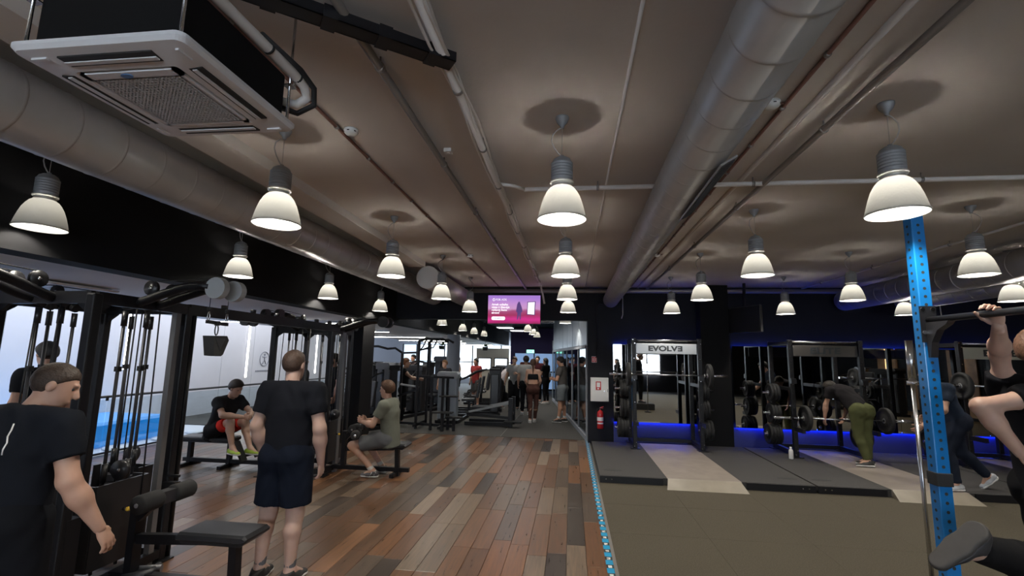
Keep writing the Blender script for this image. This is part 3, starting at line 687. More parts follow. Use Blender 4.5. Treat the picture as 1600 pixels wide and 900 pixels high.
def hand_sdf(P, w, d, n, side, s, curl=.5, spread=.12, thumb=.5):
    # w wrist, d finger direction, n palm normal (direction the palm faces), thumb side t
    d = nrm(d); n = nrm(n-np.dot(n, d)*d); t = np.cross(n, d)*side
    ds = []
    c = w+d*.045*s
    ds.append(elli(P, w+d*.05*s, (d, t, n), (.055*s, .042*s, .017*s)))
    ds.append(cap(P, w-d*.02*s, w+d*.03*s, .027*s, .026*s, n, 1.35))
    lens = (.072, .080, .074, .058)
    fing = []
    for i in range(4):
        o = (1.5-i)*.0205*s
        b0 = w+d*(.088-.004*abs(i-1))*s+t*o
        dd = nrm(d+t*(1.5-i)*spread)
        seg = lens[i]*s*np.array([.45, .31, .24]); p = b0-dd*.015*s; ang_ = curl*.55; q = b0
        ds.append(cap(P, p, q, .0105*s, .0098*s))
        for j in range(3):
            di = dd*math.cos(ang_)+n*math.sin(ang_); e = q+di*seg[j]
            ds.append(cap(P, q, e, (.0097-.0008*j)*s, (.0089-.0009*j)*s)); q = e; ang_ += curl*.85
    tb = w+d*.022*s+t*.030*s+n*.004*s; td = nrm(d*.62+t*.70+n*(.25+.5*thumb)); te = tb+td*.042*s
    ds.append(cap(P, w+d*.02*s+t*.012*s, tb+td*.01*s, .017*s, .015*s)); ds.append(cap(P, tb, te, .0145*s, .0115*s))
    td2 = nrm(d*.85+t*.25+n*(.3+.4*thumb)); te2 = te+td2*.030*s; ds.append(cap(P, te, te2, .0112*s, .0095*s)); ds.append(cap(P, te2, te2+nrm(td2+n*.2)*.018*s, .0095*s, .0075*s))
    return sunion(ds, .007*s)
def person(label, loc, rz, J=None, s=1.0, skin=(.50, .29, .20), hair=(.03, .018, .012), shirt=(.012, .013, .016), pants=(.014, .017, .026), shoe=(.02, .02, .02), sock=None,
           shorts=True, sleeve=.60, vox=.013, hairstyle='short', fem=False, loose=.018, short_t=.78, hem=.10, look=None, hands=None, group=None, name='person', crop_top=False, shirt_extra=None, build=1.0, pant_loose=.022, sole=(.75, .74, .72), under=None):
    J = J or {}
    hw = .085 if not fem else .088; sw = .178 if not fem else .152
    b0 = dict(pelvis=(0, 0, .95), waist=(0, .0, 1.10), chest=(0, .01, 1.31), neck=(0, .0, 1.48), head=(0, .035, 1.65),
              sr=(sw, 0, 1.43), sl=(-sw, 0, 1.43), er=(sw+.05, -.01, 1.14), el=(-sw-.05, -.01, 1.14), wr=(sw+.06, .06, .90), wl=(-sw-.06, .06, .90),
              hr=(hw, 0, .92), hl=(-hw, 0, .92), kr=(hw+.01, .02, .50), kl=(-hw-.01, .02, .50), ar=(hw+.015, -.03, .085), al=(-hw-.015, -.03, .085))
    for k in b0: b0[k] = v3(b0[k])
    b0['tr'] = b0['tl'] = None
    for k, p in J.items(): b0[k] = v3(p)
    j = {k: (p*s if p is not None else None) for k, p in b0.items()}
    bw = build
    shl = nrm(j['sr']-j['sl']); spine = nrm(j['neck']-j['waist']); fwd = nrm(np.cross(spine, shl)); 
    hipl = nrm(j['hr']-j['hl']); spl = nrm(j['waist']-j['pelvis']); fwp = nrm(np.cross(spl, hipl))
    tr_ = nrm(j['tr']) if j['tr'] is not None else np.array([.12, 1, 0]); tl_ = nrm(j['tl']) if j['tl'] is not None else np.array([-.12, 1, 0])
    def toes(a, td):  # heel, toe
        return a+np.array([0, 0, 0])-td*.05*s, a+td*.15*s
    def shin_up(kn, an): return nrm(kn-an)
    def torso(P, off, ks=1.0, glute=True):
        c = 1.0 if not fem else .90
        ds = [cap(P, j['pelvis'], j['waist'], (.158 if not fem else .165)*s*bw*ks+off, .142*s*c*bw*ks+off, fwp, 1.42),
              cap(P, j['waist'], j['chest'], .142*s*c*bw*ks+off, .168*s*c*bw*ks+off, fwd, 1.42),
              cap(P, j['chest'], j['neck']-spine*.07*s, .165*s*c*bw*ks+off, .10*s*bw+off, fwd, 1.4)]
        for sd in ('sr', 'sl'):
            ds.append(cap(P, j['chest']+spine*.06*s, j[sd], .10*s*c+off, .060*s*c*bw+off, fwd, 1.2)); ds.append(cap(P, j['neck']-spine*.02*s, j[sd], .050*s*c+off*.6, .054*s*c*bw+off))
        for sd in (('hr', 'hl') if glute else ()): ds.append(cap(P, j[sd]-fwp*.045*s, j[sd]-fwp*.04*s-spl*.03*s, .098*s*bw+off, .092*s*bw+off))
        if fem:
            for sg in (-1, 1): ds.append(cap(P, j['chest']+shl*sg*.07*s+fwd*.08*s+spine*.01, j['chest']+shl*sg*.07*s+fwd*.085*s+spine*.01, .06*s+off, .06*s+off))
        return ds
    fa = .85 if fem else 1.0
    def arms(P, off, which='full'):
        ds = []
        for a, e, w in (('sr', 'er', 'wr'), ('sl', 'el', 'wl')):
            ds.append(cap(P, j[a], j[a]+(j[e]-j[a])*.35, .060*s*fa*bw+off, .054*s*fa*bw+off)); ds.append(cap(P, j[a], j[e], .054*s*fa*bw+off, .042*s*fa*bw+off))
            if which == 'full':
                ds.append(cap(P, j[e], j[e]+(j[w]-j[e])*.35, .042*s*fa*bw+off, .045*s*fa*bw+off)); ds.append(cap(P, j[e]+(j[w]-j[e])*.3, j[w], .045*s*fa*bw+off, .028*s*fa+off))
        return ds
    def legs(P, off, calf=True):
        ds = []
        for h_, k_, a_ in (('hr', 'kr', 'ar'), ('hl', 'kl', 'al')):
            ds.append(cap(P, j[h_], j[k_], .092*s*bw+off, .060*s*bw+off))
            if calf:
                ax = nrm(j[a_]-j[k_]); th = nrm(j[k_]-j[h_]); back = nrm(th-np.dot(th, ax)*ax+1e-6) if np.linalg.norm(np.cross(th, ax)) > .15 else -(fwp-np.dot(fwp, ax)*ax)
                back = -np.abs(1)*nrm(fwp-np.dot(fwp, ax)*ax) if np.linalg.norm(np.cross(fwp, ax)) > .5 else nrm(spl)
                m1_ = j[k_]+(j[a_]-j[k_])*.30+back*.016*s
                ds += [cap(P, j[k_], j[k_]+ax*.05*s, .058*s*bw+off, .053*s*bw+off), cap(P, j[k_]+ax*.06*s, m1_, .05*s*bw+off, .056*s*bw+off), cap(P, m1_, j[a_], .056*s*bw+off, .036*s+off)]
        return ds
    hu = nrm(j['head']-j['neck']); hf = nrm(look) if look is not None else fwd
    hu2 = nrm(hu*.6+np.array([0, 0, .4])+.0*hf); hf = nrm(hf); hr_ = nrm(np.cross(hf, hu2)); hu2 = nrm(np.cross(hr_, hf)); hc = j['head']
    ax3 = (hr_, hf, hu2)
    def H(a, b_, c): return hc+(hr_*a+hf*b_+hu2*c)*s
    def head(P):
        ds = [elli(P, H(0, -.012, .030), ax3, (.076*s, .097*s, .092*s)), elli(P, H(0, .022, -.035), ax3, (.060*s, .070*s, .085*s)), cap(P, H(0, .055, -.098), H(0, .05, -.09), .026*s, .03*s)]
        d = sunion(ds, .025*s)
        d = smin(d, cap(P, H(0, .090, .018), H(0, .108, -.022), .009*s, .014*s), .012*s)          # nose
        d = smin(d, cap(P, H(-.030, .083, .034), H(.030, .083, .034), .010*s, .010*s), .012*s)     # brow
        for sg in (-1, 1):
            d = -smin(-d, elli(P, H(sg*.032, .094, .012), ax3, (.017*s, .012*s, .010*s)), .010*s)
            d = smin(d, elli(P, H(sg*.078, -.008, .0), ax3, (.010*s, .020*s, .032*s)), .006*s)
        d = smin(d, elli(P, H(0, .088, -.055), ax3, (.024*s, .010*s, .010*s)), .006*s)
        d = -smin(-d, -(-(cap(P, H(-.018, .100, -.055), H(.018, .100, -.055), .0028*s, .0028*s)))*1.0, .004*s)
        nk = cap(P, j['neck']-nrm(hc-j['neck'])*.06*s, H(0, -.015, -.045), .058*s*(.85 if fem else 1), .052*s*(.85 if fem else 1))
        return smin(d, nk, .02*s)
    root = thing(name, label, 'person', loc, rz, group)
    allj = [p for k, p in j.items() if p is not None and k not in ('tr', 'tl')]
    def feet(P, off):
        ds = []
        for a_, k_, td in (('ar', 'kr', tr_), ('al', 'kl', tl_)):
            up_ = nrm(np.cross(np.cross(td, j[k_]-j[a_]), td)); dn = -up_
            hl_, te = j[a_]+dn*.045*s-td*.035*s, j[a_]+dn*.055*s+td*.125*s
            ds.append(cap(P, j[a_], hl_, .036*s+off, .036*s+off)); ds.append(cap(P, j[a_]+td*.02*s, te, .036*s+off, .026*s+off))
        return ds
    def body(P): return smin(sunion(torso(P, 0)+arms(P, 0), .035*s), sunion(legs(P, 0)+feet(P, 0), .03*s), .035*s)
    parts = [grid_eval(body, allj, .24*s, vox)]
    parts.append(grid_eval(head, [H(0, 0, 0), j['neck']], .17*s, vox*.55))
    hands = hands or {}
    for k, e_, w_, sd in (('r', 'er', 'wr', 1), ('l', 'el', 'wl', -1)):
        hd = hands.get(k, {}); dd = nrm(hd.get('d', j[w_]-j[e_])); nn = v3(hd.get('n', (-shl if k == 'r' else shl)))
        if abs(np.dot(nrm(nn), dd)) > .9: nn = fwd
        w0 = j[w_]
        sgn = hd.get('side', None)
        if sgn is None:
            n_ = nrm(nn-np.dot(nn, dd)*dd); sgn = 1 if sd == -1 else -1
        parts.append(grid_eval(lambda P: hand_sdf(P, w0, dd, nn, sgn, s*(.93 if not fem else .85), hd.get('curl', .5), hd.get('spread', .1)), [w0, w0+dd*.16*s], .09*s, vox*.42))
    bo = bpy.data.objects.new('body', np_mesh('body', parts, pmat('skin', skin))); COL.objects.link(bo); bo.parent = root
    def child(nm, fn, pts, kind, col, pad=.27, h_=None, lab=None):
        V, Fc = grid_eval(fn, pts, pad*s, h_ or vox)
        if len(V) == 0: return
        o_ = bpy.data.objects.new(nm, np_mesh(nm, [(V, Fc)], pmat(kind, col))); COL.objects.link(o_); o_.parent = root
        if lab: o_['label'] = lab
        return o_
    def wr_(P): return .004*s*np.sin(P[:, 2]*38/s+3*np.sin(P[:, 0]*17+P[:, 1]*13))*np.sin(P[:, 0]*21+P[:, 1]*9+1.3)
    # shirt
    def shirt_f(P):
        d = sunion(torso(P, loose*s, 1.0, False), .05*s); ar = arms(P, loose*s*1.0, 'upper')
        for i, (a, e) in enumerate((('sr', 'er'), ('sl', 'el'))):
            ax = nrm(j[e]-j[a]); L_ = np.linalg.norm(j[e]-j[a])
            aa = smin(ar[2*i], ar[2*i+1], .02); t_ = (P-j[a])@ax; flare = .012*s*np.clip(t_/L_, 0, 1)
            aa = np.maximum(aa-flare, t_-L_*sleeve); d = smin(d, aa, .03*s) if sleeve > .1 else d
        d = d+wr_(P)
        d = smin(d, cap(P, j['chest'], j['pelvis']-spl*(hem+.12)*s, (.150 if fem else .160)*s*bw+loose*s, (.158 if fem else .152)*s*bw+loose*s, fwd, 1.40), .02*s)
        d = np.maximum(d, -((P-(j['pelvis']-spl*hem*s))@spl))
        d = np.maximum(d, (P-(j['neck']+spine*.036*s))@nrm(spine+fwd*.22))
        return np.maximum(d, .064*s-np.linalg.norm(P-j['neck']-spine*.055*s-fwd*.012*s, axis=1))
    if crop_top:
        def top_f(P):
            d = sunion(torso(P, .010*s), .05*s); d = np.maximum(d, -((P-(j['chest']-spine*.11*s))@spine)); d = np.maximum(d, (P-(j['chest']+spine*.055*s))@spine); return d
        child('top', top_f, allj, 'cloth', shirt)
        for sg in (-1, 1):
            def st(P): return cap(P, j['chest']-fwd*.085*s+shl*sg*.085*s+spine*.04*s, j['neck']-fwd*.05*s-shl*sg*.05*s-spine*.03*s, .012*s, .012*s)
            child('strap', st, [j['chest'], j['neck']], 'cloth', shirt, .15)
    else: child('shirt', shirt_f, allj, 'cloth', shirt)
    def pants_f(P, lo_=pant_loose, short_t=short_t):
        d = sunion(torso(P, .010*s), .05*s); d = np.maximum(d, (P-(j['waist']-spl*.02*s))@spl)
        for h_, k_, a_ in (('hr', 'kr', 'ar'), ('hl', 'kl', 'al')):
            th = nrm(j[k_]-j[h_]); L_ = np.linalg.norm(j[k_]-j[h_]); sh = nrm(j[a_]-j[k_]); L2 = np.linalg.norm(j[a_]-j[k_])
            if shorts:
                t_ = (P-j[h_])@th; a = cap(P, j[h_], j[k_], (.096+lo_)*s*bw, (.082+lo_)*s*bw); a = np.maximum(a, t_-L_*short_t)
                a = np.maximum(a, -(t_+.10*s))
            else:
                a = cap(P, j[h_], j[k_], (.094+lo_)*s*bw, (.062+lo_)*s*bw)
                m1_ = j[k_]+(j[a_]-j[k_])*.3-fwp*.012*s
                b_ = sunion([cap(P, j[k_], m1_, (.060+lo_)*s, (.058+lo_)*s), cap(P, m1_, j[a_], (.058+lo_)*s, (.040+lo_*.8)*s)], .02*s)
                b_ = np.maximum(b_, (P-j[k_])@sh-L2*.96); a = smin(a, b_, .02*s)
            d = smin(d, a, .025*s)
        return d+wr_(P)*.7
    child('shorts' if shorts else 'trousers', pants_f, allj, 'cloth', pants)
    if under: child('under_shorts', lambda P: pants_f(P, pant_loose-.008, short_t+.25), allj, 'cloth', under, lab='red under-shorts')
    for a_, k_, td in (('ar', 'kr', tr_), ('al', 'kl', tl_)):
        up_ = nrm(np.cross(np.cross(td, j[k_]-j[a_]), td)); dn = -up_; A0 = j[a_]
        sd_ = nrm(np.cross(td, up_))
        def shoe_f(P):
            d = sunion([cap(P, A0+dn*.04*s-td*.045*s, A0+dn*.055*s+td*.06*s, .044*s, .045*s, up_, .95), cap(P, A0+dn*.058*s+td*.05*s, A0+dn*.064*s+td*.150*s, .046*s, .036*s, up_, 1.25), cap(P, A0-td*.01*s, A0+dn*.03*s, .047*s, .045*s)], .025*s)
            d = np.maximum(d, (P-(A0+up_*.0*s))@nrm(up_*.9-td*.25)-.012*s)
            return np.maximum(d, -((P-(A0+dn*.066*s))@up_))
        so = child('shoe', shoe_f, [A0, A0+td*.16*s, A0+dn*.07*s], 'shoe', shoe, .09, vox*.6)
        def sole_f(P):
            d = sunion([cap(P, A0+dn*.066*s-td*.045*s, A0+dn*.066*s+td*.05*s, .047*s, .043*s), cap(P, A0+dn*.066*s+td*.05*s, A0+dn*.066*s+td*.15*s, .047*s, .038*s)], .02*s)
            z_ = (P-(A0+dn*.074*s))@up_; return np.maximum(d, np.abs(z_)-.0115*s)
        so2 = child('shoe_sole', sole_f, [A0, A0+td*.16*s, A0+dn*.07*s], 'shoe', sole, .09, vox*.6)
        if so and so2: so2.parent = so
        if sock:
            ax = nrm(j[k_]-A0)
            def sock_f(P): 
                d = cap(P, A0-ax*.02*s, A0+ax*.12*s, .041*s, .044*s); return np.maximum(d, (P-A0)@ax-.085*s)
            child('sock', sock_f, [A0, A0+ax*.1*s], 'cloth', sock, .07, vox*.6)
    if hairstyle:
        th_ = .006 if hairstyle == 'buzz' else .021
        def hair_f(P):
            q = P-H(0, 0, 0); f_, u_ = q@hf/s, q@hu2/s; x_ = np.abs(q@hr_)/s
            ed = -np.maximum(f_-.020-1.05*np.maximum(u_-.020, -.035)+.25*(x_-.06), -u_-.055-(.03 if hairstyle == 'long' else 0))
            th2 = th_*np.clip(ed/.035, 0, 1)**.7+.0012
            d = elli(P, H(0, -.012, .030), ax3, (.077*s, .098*s, .0945*s))-th2*s
            d = d+.0018*s*np.sin(P[:, 0]*150)*np.sin(P[:, 1]*140)*np.sin(P[:, 2]*130)
            d = np.maximum(d, -ed*s)
            if hairstyle == 'tail':
                d = sunion([d, cap(P, H(0, -.10, .03), H(0, -.135, .0), .026*s, .03*s), cap(P, H(0, -.135, .0), H(0, -.12, -.30), .032*s, .012*s)], .02*s)
            if hairstyle == 'long':
                d = sunion([d, cap(P, H(-.045, -.07, .0), H(-.05, -.07, -.25), .042*s, .025*s), cap(P, H(.045, -.07, .0), H(.05, -.07, -.25), .042*s, .025*s), cap(P, H(0, -.085, 0), H(0, -.09, -.28), .045*s, .025*s)], .03*s)
            return d
        child('hair', hair_f, [H(0, 0, 0), H(0, -.1, -.28) if hairstyle in ('tail', 'long') else H(0, 0, .05)], 'hair', hair, .17, vox*.6)
    for sg in (-1, 1):
        e_ = MB().lathe([(0, .009), (.0055, .007), (.009, 0), (.0055, -.007), (0, -.009)], H(sg*.031, .0765, .012)/1, hf, n=8)
        e_.v = [tuple((np.array(v)-H(sg*.031, .0765, .012))*s+H(sg*.031, .0765, .012)) for v in e_.v]; e_.build('eye', 'ink', root)
    return root, j
# ================================================================== CABLE TOWERS (multi-station frames)
def pulley(t, c, axis, r=.055, name='pulley'):
    p = MB().lathe([(0, -.014), (r, -.014), (r, -.008), (r-.008, 0), (r, .008), (r, .014), (0, .014)], c, axis, n=20).build(name, 'black_plastic', t)
    MB().lathe([(0, -.02), (.012, -.02), (.012, .02), (0, .02)], c, axis, n=10).build('axle', 'steel', p)
    return p
def station(t, ang, off, bench=True, arms=True, stack=True, covers='black_plastic', w=.44, row=False, rollers=True):
    """one training station on a side of the tower; local frame: u outwards, v sideways"""
    R_ = Matrix.Rotation(ang, 4, 'Z'); T_ = Matrix.Translation(Vector(off)) @ R_
    def X(u, v, z): return (T_ @ Vector((u, v, z)))[:]
    U = (R_ @ Vector((1, 0, 0))); Vv = (R_ @ Vector((0, 1, 0)))
    parts = []
    for v in (-.10, .10):
        MB().cyl(X(-.08, v, .12), X(-.08, v, 2.1), .0125, n=10).build('guide_rod', 'dark_metal', t)
        MB().cyl(X(-.08, v, 1.98), X(-.08, v, 2.10), .021, n=10).build('rod_sleeve', 'black_plastic', t)
        MB().bar(X(-.08, v, 1.62), X(-.08, v, 1.66), .034).build('rod_stop', 'black_rubber', t)
        MB().cyl(X(-.08, v, .78), X(-.08, v, .92), .022, n=10).build('rod_sleeve', 'black_plastic', t)
    MB().cyl(X(-.08, 0, .7), X(-.08, 0, 2.15), .006, n=6).build('cable', 'black_rubber', t)
    MB().cyl(X(.02, .16, .4), X(-.02, .16, 2.15), .006, n=6).build('cable', 'black_rubber', t)
    if stack:
        sh = MB().bar(X(.0, -w/2, .48), X(.0, w/2, .48), .02, .60, up=(0, 0, 1)).build('shroud_panel', 'black_plastic', t)
        MB().bar(X(-.14, -w/2, .48), X(0, -w/2, .48), .012, .6, up=(0, 0, 1)).build('shroud_side', 'black_plastic', t)
        MB().bar(X(-.14, w/2, .48), X(0, w/2, .48), .012, .6, up=(0, 0, 1)).build('shroud_side', 'black_plastic', t)
        for k in range(9): MB().bar(X(-.08, -.15, .20+k*.06), X(-.08, .15, .20+k*.06), .11, .052).build('weight_plate', 'dark_metal', t)
        k_ = MB().cyl(X(.01, .02, .56), X(.045, .02, .56), .012).build('selector_pin', 'steel', t); MB().lathe([(0, -.016), (.014, -.012), (.018, 0), (.014, .012), (0, .016)], X(.05, .02, .56), U, n=12).build('knob', 'yellow', k_)
        pulley(t, X(-.02, -.02, .86), Vv, .075)
    if arms:
        for i, v in enumerate((-.09, .11)):
            pts = [X(-.10, v, 2.14), X(.08, v, 2.19), X(.25, v, 2.25), X(.42, v, 2.30), X(.56, v, 2.31), X(.64, v, 2.30)]
            MB().tube(pts, .036, 12).build('lat_arm', 'black_metal', t)
            c = X(.70, v, 2.29)
            cv = MB().prism(ell(0, 0, .085, .085, 22), lambda a, b_, q: Vector(c)+U*a+Vector((0, 0, b_))+Vv*q, -.03, .03).build('pulley_cover', covers, t)
            MB().prism(ell(.03, -.01, .022, .05, 16), lambda a, b_, q: Vector(c)+U*a+Vector((0, 0, b_))+Vv*q, .02, .034).build('cover_slot', 'black_plastic', cv)
            pulley(t, X(.12, v, 2.29), Vv, .06)
            MB().cyl(X(.12, v, 2.345), X(.70, v, 2.37), .004, n=5).build('cable', 'black_rubber', t)
    if bench:
        MB().bar(X(0, 0, .09), X(1.2 if not row else 1.6, 0, .09), .06, .06).build('base_rail', 'black_metal', t)
        if not row:
            MB().bar(X(.16, 0, .36), X(.95, 0, .40), .05, .07).build('seat_rail', 'black_metal', t)
            MB().bar(X(1.02, 0, .0), X(1.0, 0, .42), .06, .07).build('leg', 'black_metal', t)
            MB().bar(X(.16, 0, .09), X(.16, 0, .62), .06, .08).build('leg', 'black_metal', t)
            bench_pad(t, X, .62, 1.18, .15, .42, .48)
            MB().bar(X(1.0, -.2, .035), X(1.0, .2, .035), .06, .05).build('foot', 'black_metal', t)
            if rollers:
                MB().bar(X(.16, 0, .5), X(.38, 0, .70), .05, .06).build('roller_post', 'black_metal', t)
                MB().bar(X(.38, -.06, .68), X(.38, .06, .68), .075, .09).build('roller_block', 'dark_metal', t)
                for sg in (-1, 1):
                    q = MB().lathe([(0, .06), (.058, .06), (.068, .075), (.068, .235), (.058, .25), (0, .252)], X(.38, 0, .68), tuple(Vv*sg), n=18).build('thigh_roller', 'foam', t)
                    MB().cyl(X(.38, sg*.25, .68), X(.38, sg*.256, .68), .016, n=10).build('end_cap', 'steel', q)
        else:
            bench_pad(t, X, .75, 1.62, .16, .40, .46)
            for u_ in (.82, 1.5):
                MB().bar(X(u_, 0, 0), X(u_, 0, .41), .06, .07).build('leg', 'black_metal', t); MB().bar(X(u_, -.22, .025), X(u_, .22, .025), .06, .05).build('foot', 'black_metal', t)
            for sg in (-1, 1): MB().bar(X(.45, sg*.17, .14), X(.60, sg*.17, .42), .13, .03, up=tuple(U)).build('foot_plate', 'black_rubber', t)
            MB().bar(X(.5, -.2, .2), X(.5, .2, .2), .04, .04).build('foot_plate_bar', 'black_metal', t)
    return X
def bench_pad(t, X, u0, u1, hw, z0, z1):
    mb = MB(); b_ = .022
    pr = [(u0, z0), (u1-.03, z0), (u1, z0+b_), (u1, z1-b_), (u1-b_, z1), (u0+b_, z1), (u0, z1-b_)]
    mb.prism(pr, lambda a, z, q: X(a, q, z), -hw+b_, hw-b_)
    for sg in (-1, 1):
        pi = [((u0+u1)/2+(a-(u0+u1)/2)*(1-.03), (z0+z1)/2+(z-(z0+z1)/2)*(.55)) for a, z in pr]
        n = len(pr); vs = [X(a, sg*(hw-b_), z) for a, z in pr]+[X(a, sg*hw, z) for a, z in pi]
        mb.add(vs, [(i, (i+1) % n, n+(i+1) % n, n+i) for i in range(n)]+[tuple(range(n, 2*n))])
    p = mb.build('seat_pad', 'upholstery', t)
    mb = MB().prism([(u0+.03, z0-.025), (u1-.06, z0-.025), (u1-.03, z0), (u0+.01, z0)], lambda a, z, q: X(a, q, z), -hw+.03, hw-.03); mb.build('pad_base', 'black_plastic', p)
def tower(label, loc, sx, sy, posts, h=2.2):
    t = thing('cable_tower', label, 'gym machine', loc)
    for (x, y, w_) in posts:
        MB().box(x-w_/2, y-w_/2, 0.0, x+w_/2, y+w_/2, h, .012).build('upright', 'black_metal', t)
        MB().box(x-.08, y-.08, 0, x+.08, y+.08, .012).build('foot_plate', 'black_metal', t)
    for a, b_ in ((0, 1), (1, 2), (2, 3), (3, 0)):
        p, q = posts[a], posts[b_]
        MB().bar((p[0], p[1], h-.03), (q[0], q[1], h-.03), .06, .09).build('top_rail', 'black_metal', t)
        MB().bar((p[0], p[1], .07), (q[0], q[1], .07), .06, .07).build('bottom_rail', 'black_metal', t)
        for k, (c, dd) in enumerate(((p, 1), (q, -1))):
            dx, dy = nrm((q[0]-p[0], q[1]-p[1]))*dd
            MB().prism([(0, 0), (.11, 0), (.08, -.025), (.03, -.06), (0, -.12)], lambda a_, z_, w2: (c[0]+dx*(a_+.03)-dy*w2, c[1]+dy*(a_+.03)+dx*w2, h-.07+z_), -.012, .012).build('gusset', 'black_metal', t)
    return t
# near tower
o_ = Vector((-3.95, 3.55, 0))
P4_ = [(.48, -.50, .075), (.42, .42, .07), (-.42, .42, .07), (-.42, -.45, .09)]
t1 = tower('large black cable tower in the left foreground behind the near man', o_, .9, .9, P4_)
MB().cyl((.43, .50, 0), (.43, .50, 2.2), .022).build('side_tube', 'black_metal', t1)
MB().box(.40, .28, 0, .45, .33, 2.15).build('grey_upright', 'grey_metal', t1)
X1 = station(t1, 0, (.46, -.05, 0), True, True, True, 'light_plastic')
station(t1, -PI/2, (.02, -.50, 0), False, True, True)
station(t1, PI, (-.46, 0, 0), False, True, True)
station(t1, PI/2, (0, .46, 0), False, False, True)
MB().box(.43, .36, .62, .55, .42, .66).box(.44, .38, .70, .56, .40, .72).build('adjuster', 'black_metal', t1); MB().cyl((.50, .40, .64), (.58, .40, .64), .014).build('adjuster_knob', 'yellow', t1)
MB().box(.40, -.50, .10, .52, -.40, .62).build('step_box', 'black_metal', t1)
MB().tube([(.62, -.12, .10), (.78, -.05, .12), (.70, .12, .10)], .028, 10).build('low_handle', 'dark_metal', t1); MB().cyl((.62, .0, .11), (.78, .06, .11), .03).build('grip', 'grey_metal', t1)
MB().bar((.42, .42, 2.17), (.40, 3.35, 2.17), .07, .10).build('cross_beam', 'black_metal', t1)
for k in range(5): MB().cyl((.41, .9+k*.45, 2.22), (.41, .9+k*.45, 2.26), .03).build('beam_roller', 'black_plastic', t1)
# triangle handle hanging from the near tower's right arms
t = thing('pulldown_handle', 'black triangular grip handle hanging by carabiners from the near cable tower', 'handle', (-2.84, 3.51, 1.80))
for sg in (-1, 1):
    y = sg*.10-.0
    MB().cyl((0, y, .46), (0, y, .33), .003, n=5).build('cable', 'black_rubber', t)
    MB().lathe([(0, -.018), (.014, -.012), (.019, 0), (.014, .012), (0, .018)], (0, y, .325), n=12).build('cable_stop', 'black_rubber', t)
    MB().tube([(0, y+.013*math.sin(a), .265+.04*math.cos(a)) for a in np.linspace(0, 2*PI, 13)], .004, 6).build('carabiner', 'steel', t)
MB().bar((0, -.11, .225), (0, .11, .215), .028, .026).cyl((0, 0, .235), (0, 0, .20), .02).build('link_bar', 'black_metal', t)
MB().tube([(0, .018*math.sin(a), .165+.042*math.cos(a)) for a in np.linspace(0, 2*PI, 13)], .005, 6).build('carabiner', 'black_metal', t)
MB().prism([(-.085, .115), (.07, .12), (.095, .085), (.045, -.03), (.02, -.045), (-.05, -.04)], lambda a, z, q: (q, a, z), -.045, .045).build('grip_body', 'black_rubber', t)
MB().prism([(-.06, .10), (.05, .10), (.0, .0)], lambda a, z, q: (q, a, z), -.05, .05).build('grip_plate', 'dark_metal', t)
# far tower
o2 = Vector((-4.05, 7.15, 0))
t2 = tower('far black cable tower behind the standing man, joined to the near tower by a beam', o2, .9, .9, [(.40, -.25, .075), (.44, .33, .07), (-.40, .45, .07), (-.42, -.42, .08)], 2.17)
MB().box(.42, .02, 0, .47, .10, 2.12).box(.40, .18, 0, .44, .22, 2.12).build('grey_upright', 'grey_metal', t2)
station(t2, 0, (.45, .0, 0), True, True, True)
station(t2, PI, (-.46, 0, 0), True, True, True, row=True)
station(t2, -PI/2, (0, -.45, 0), False, True, True)
station(t2, PI/2, (0, .5, 0), False, True, True)
t = thing('dumbbell', 'black round-headed dumbbell held across the seated man\'s lap', 'dumbbell', (-3.12, 6.88, .625), .35)
MB().cyl((-.02, -.17, 0), (-.02, .17, 0), .016).build('handle', 'steel', t)
for sg in (-1, 1):
    hd = MB().lathe([(0, .06), (.06, .06), (.068, .07), (.068, .15), (.058, .165), (.03, .168), (0, .168)], (-.02, 0, 0), (0, sg, 0), n=20).build('weight_head', 'black_rubber', t)
    MB().lathe([(0, .168), (.022, .168), (.022, .174), (0, .174)], (-.02, 0, 0), (0, sg, 0), n=14).build('end_cap', 'steel', hd)
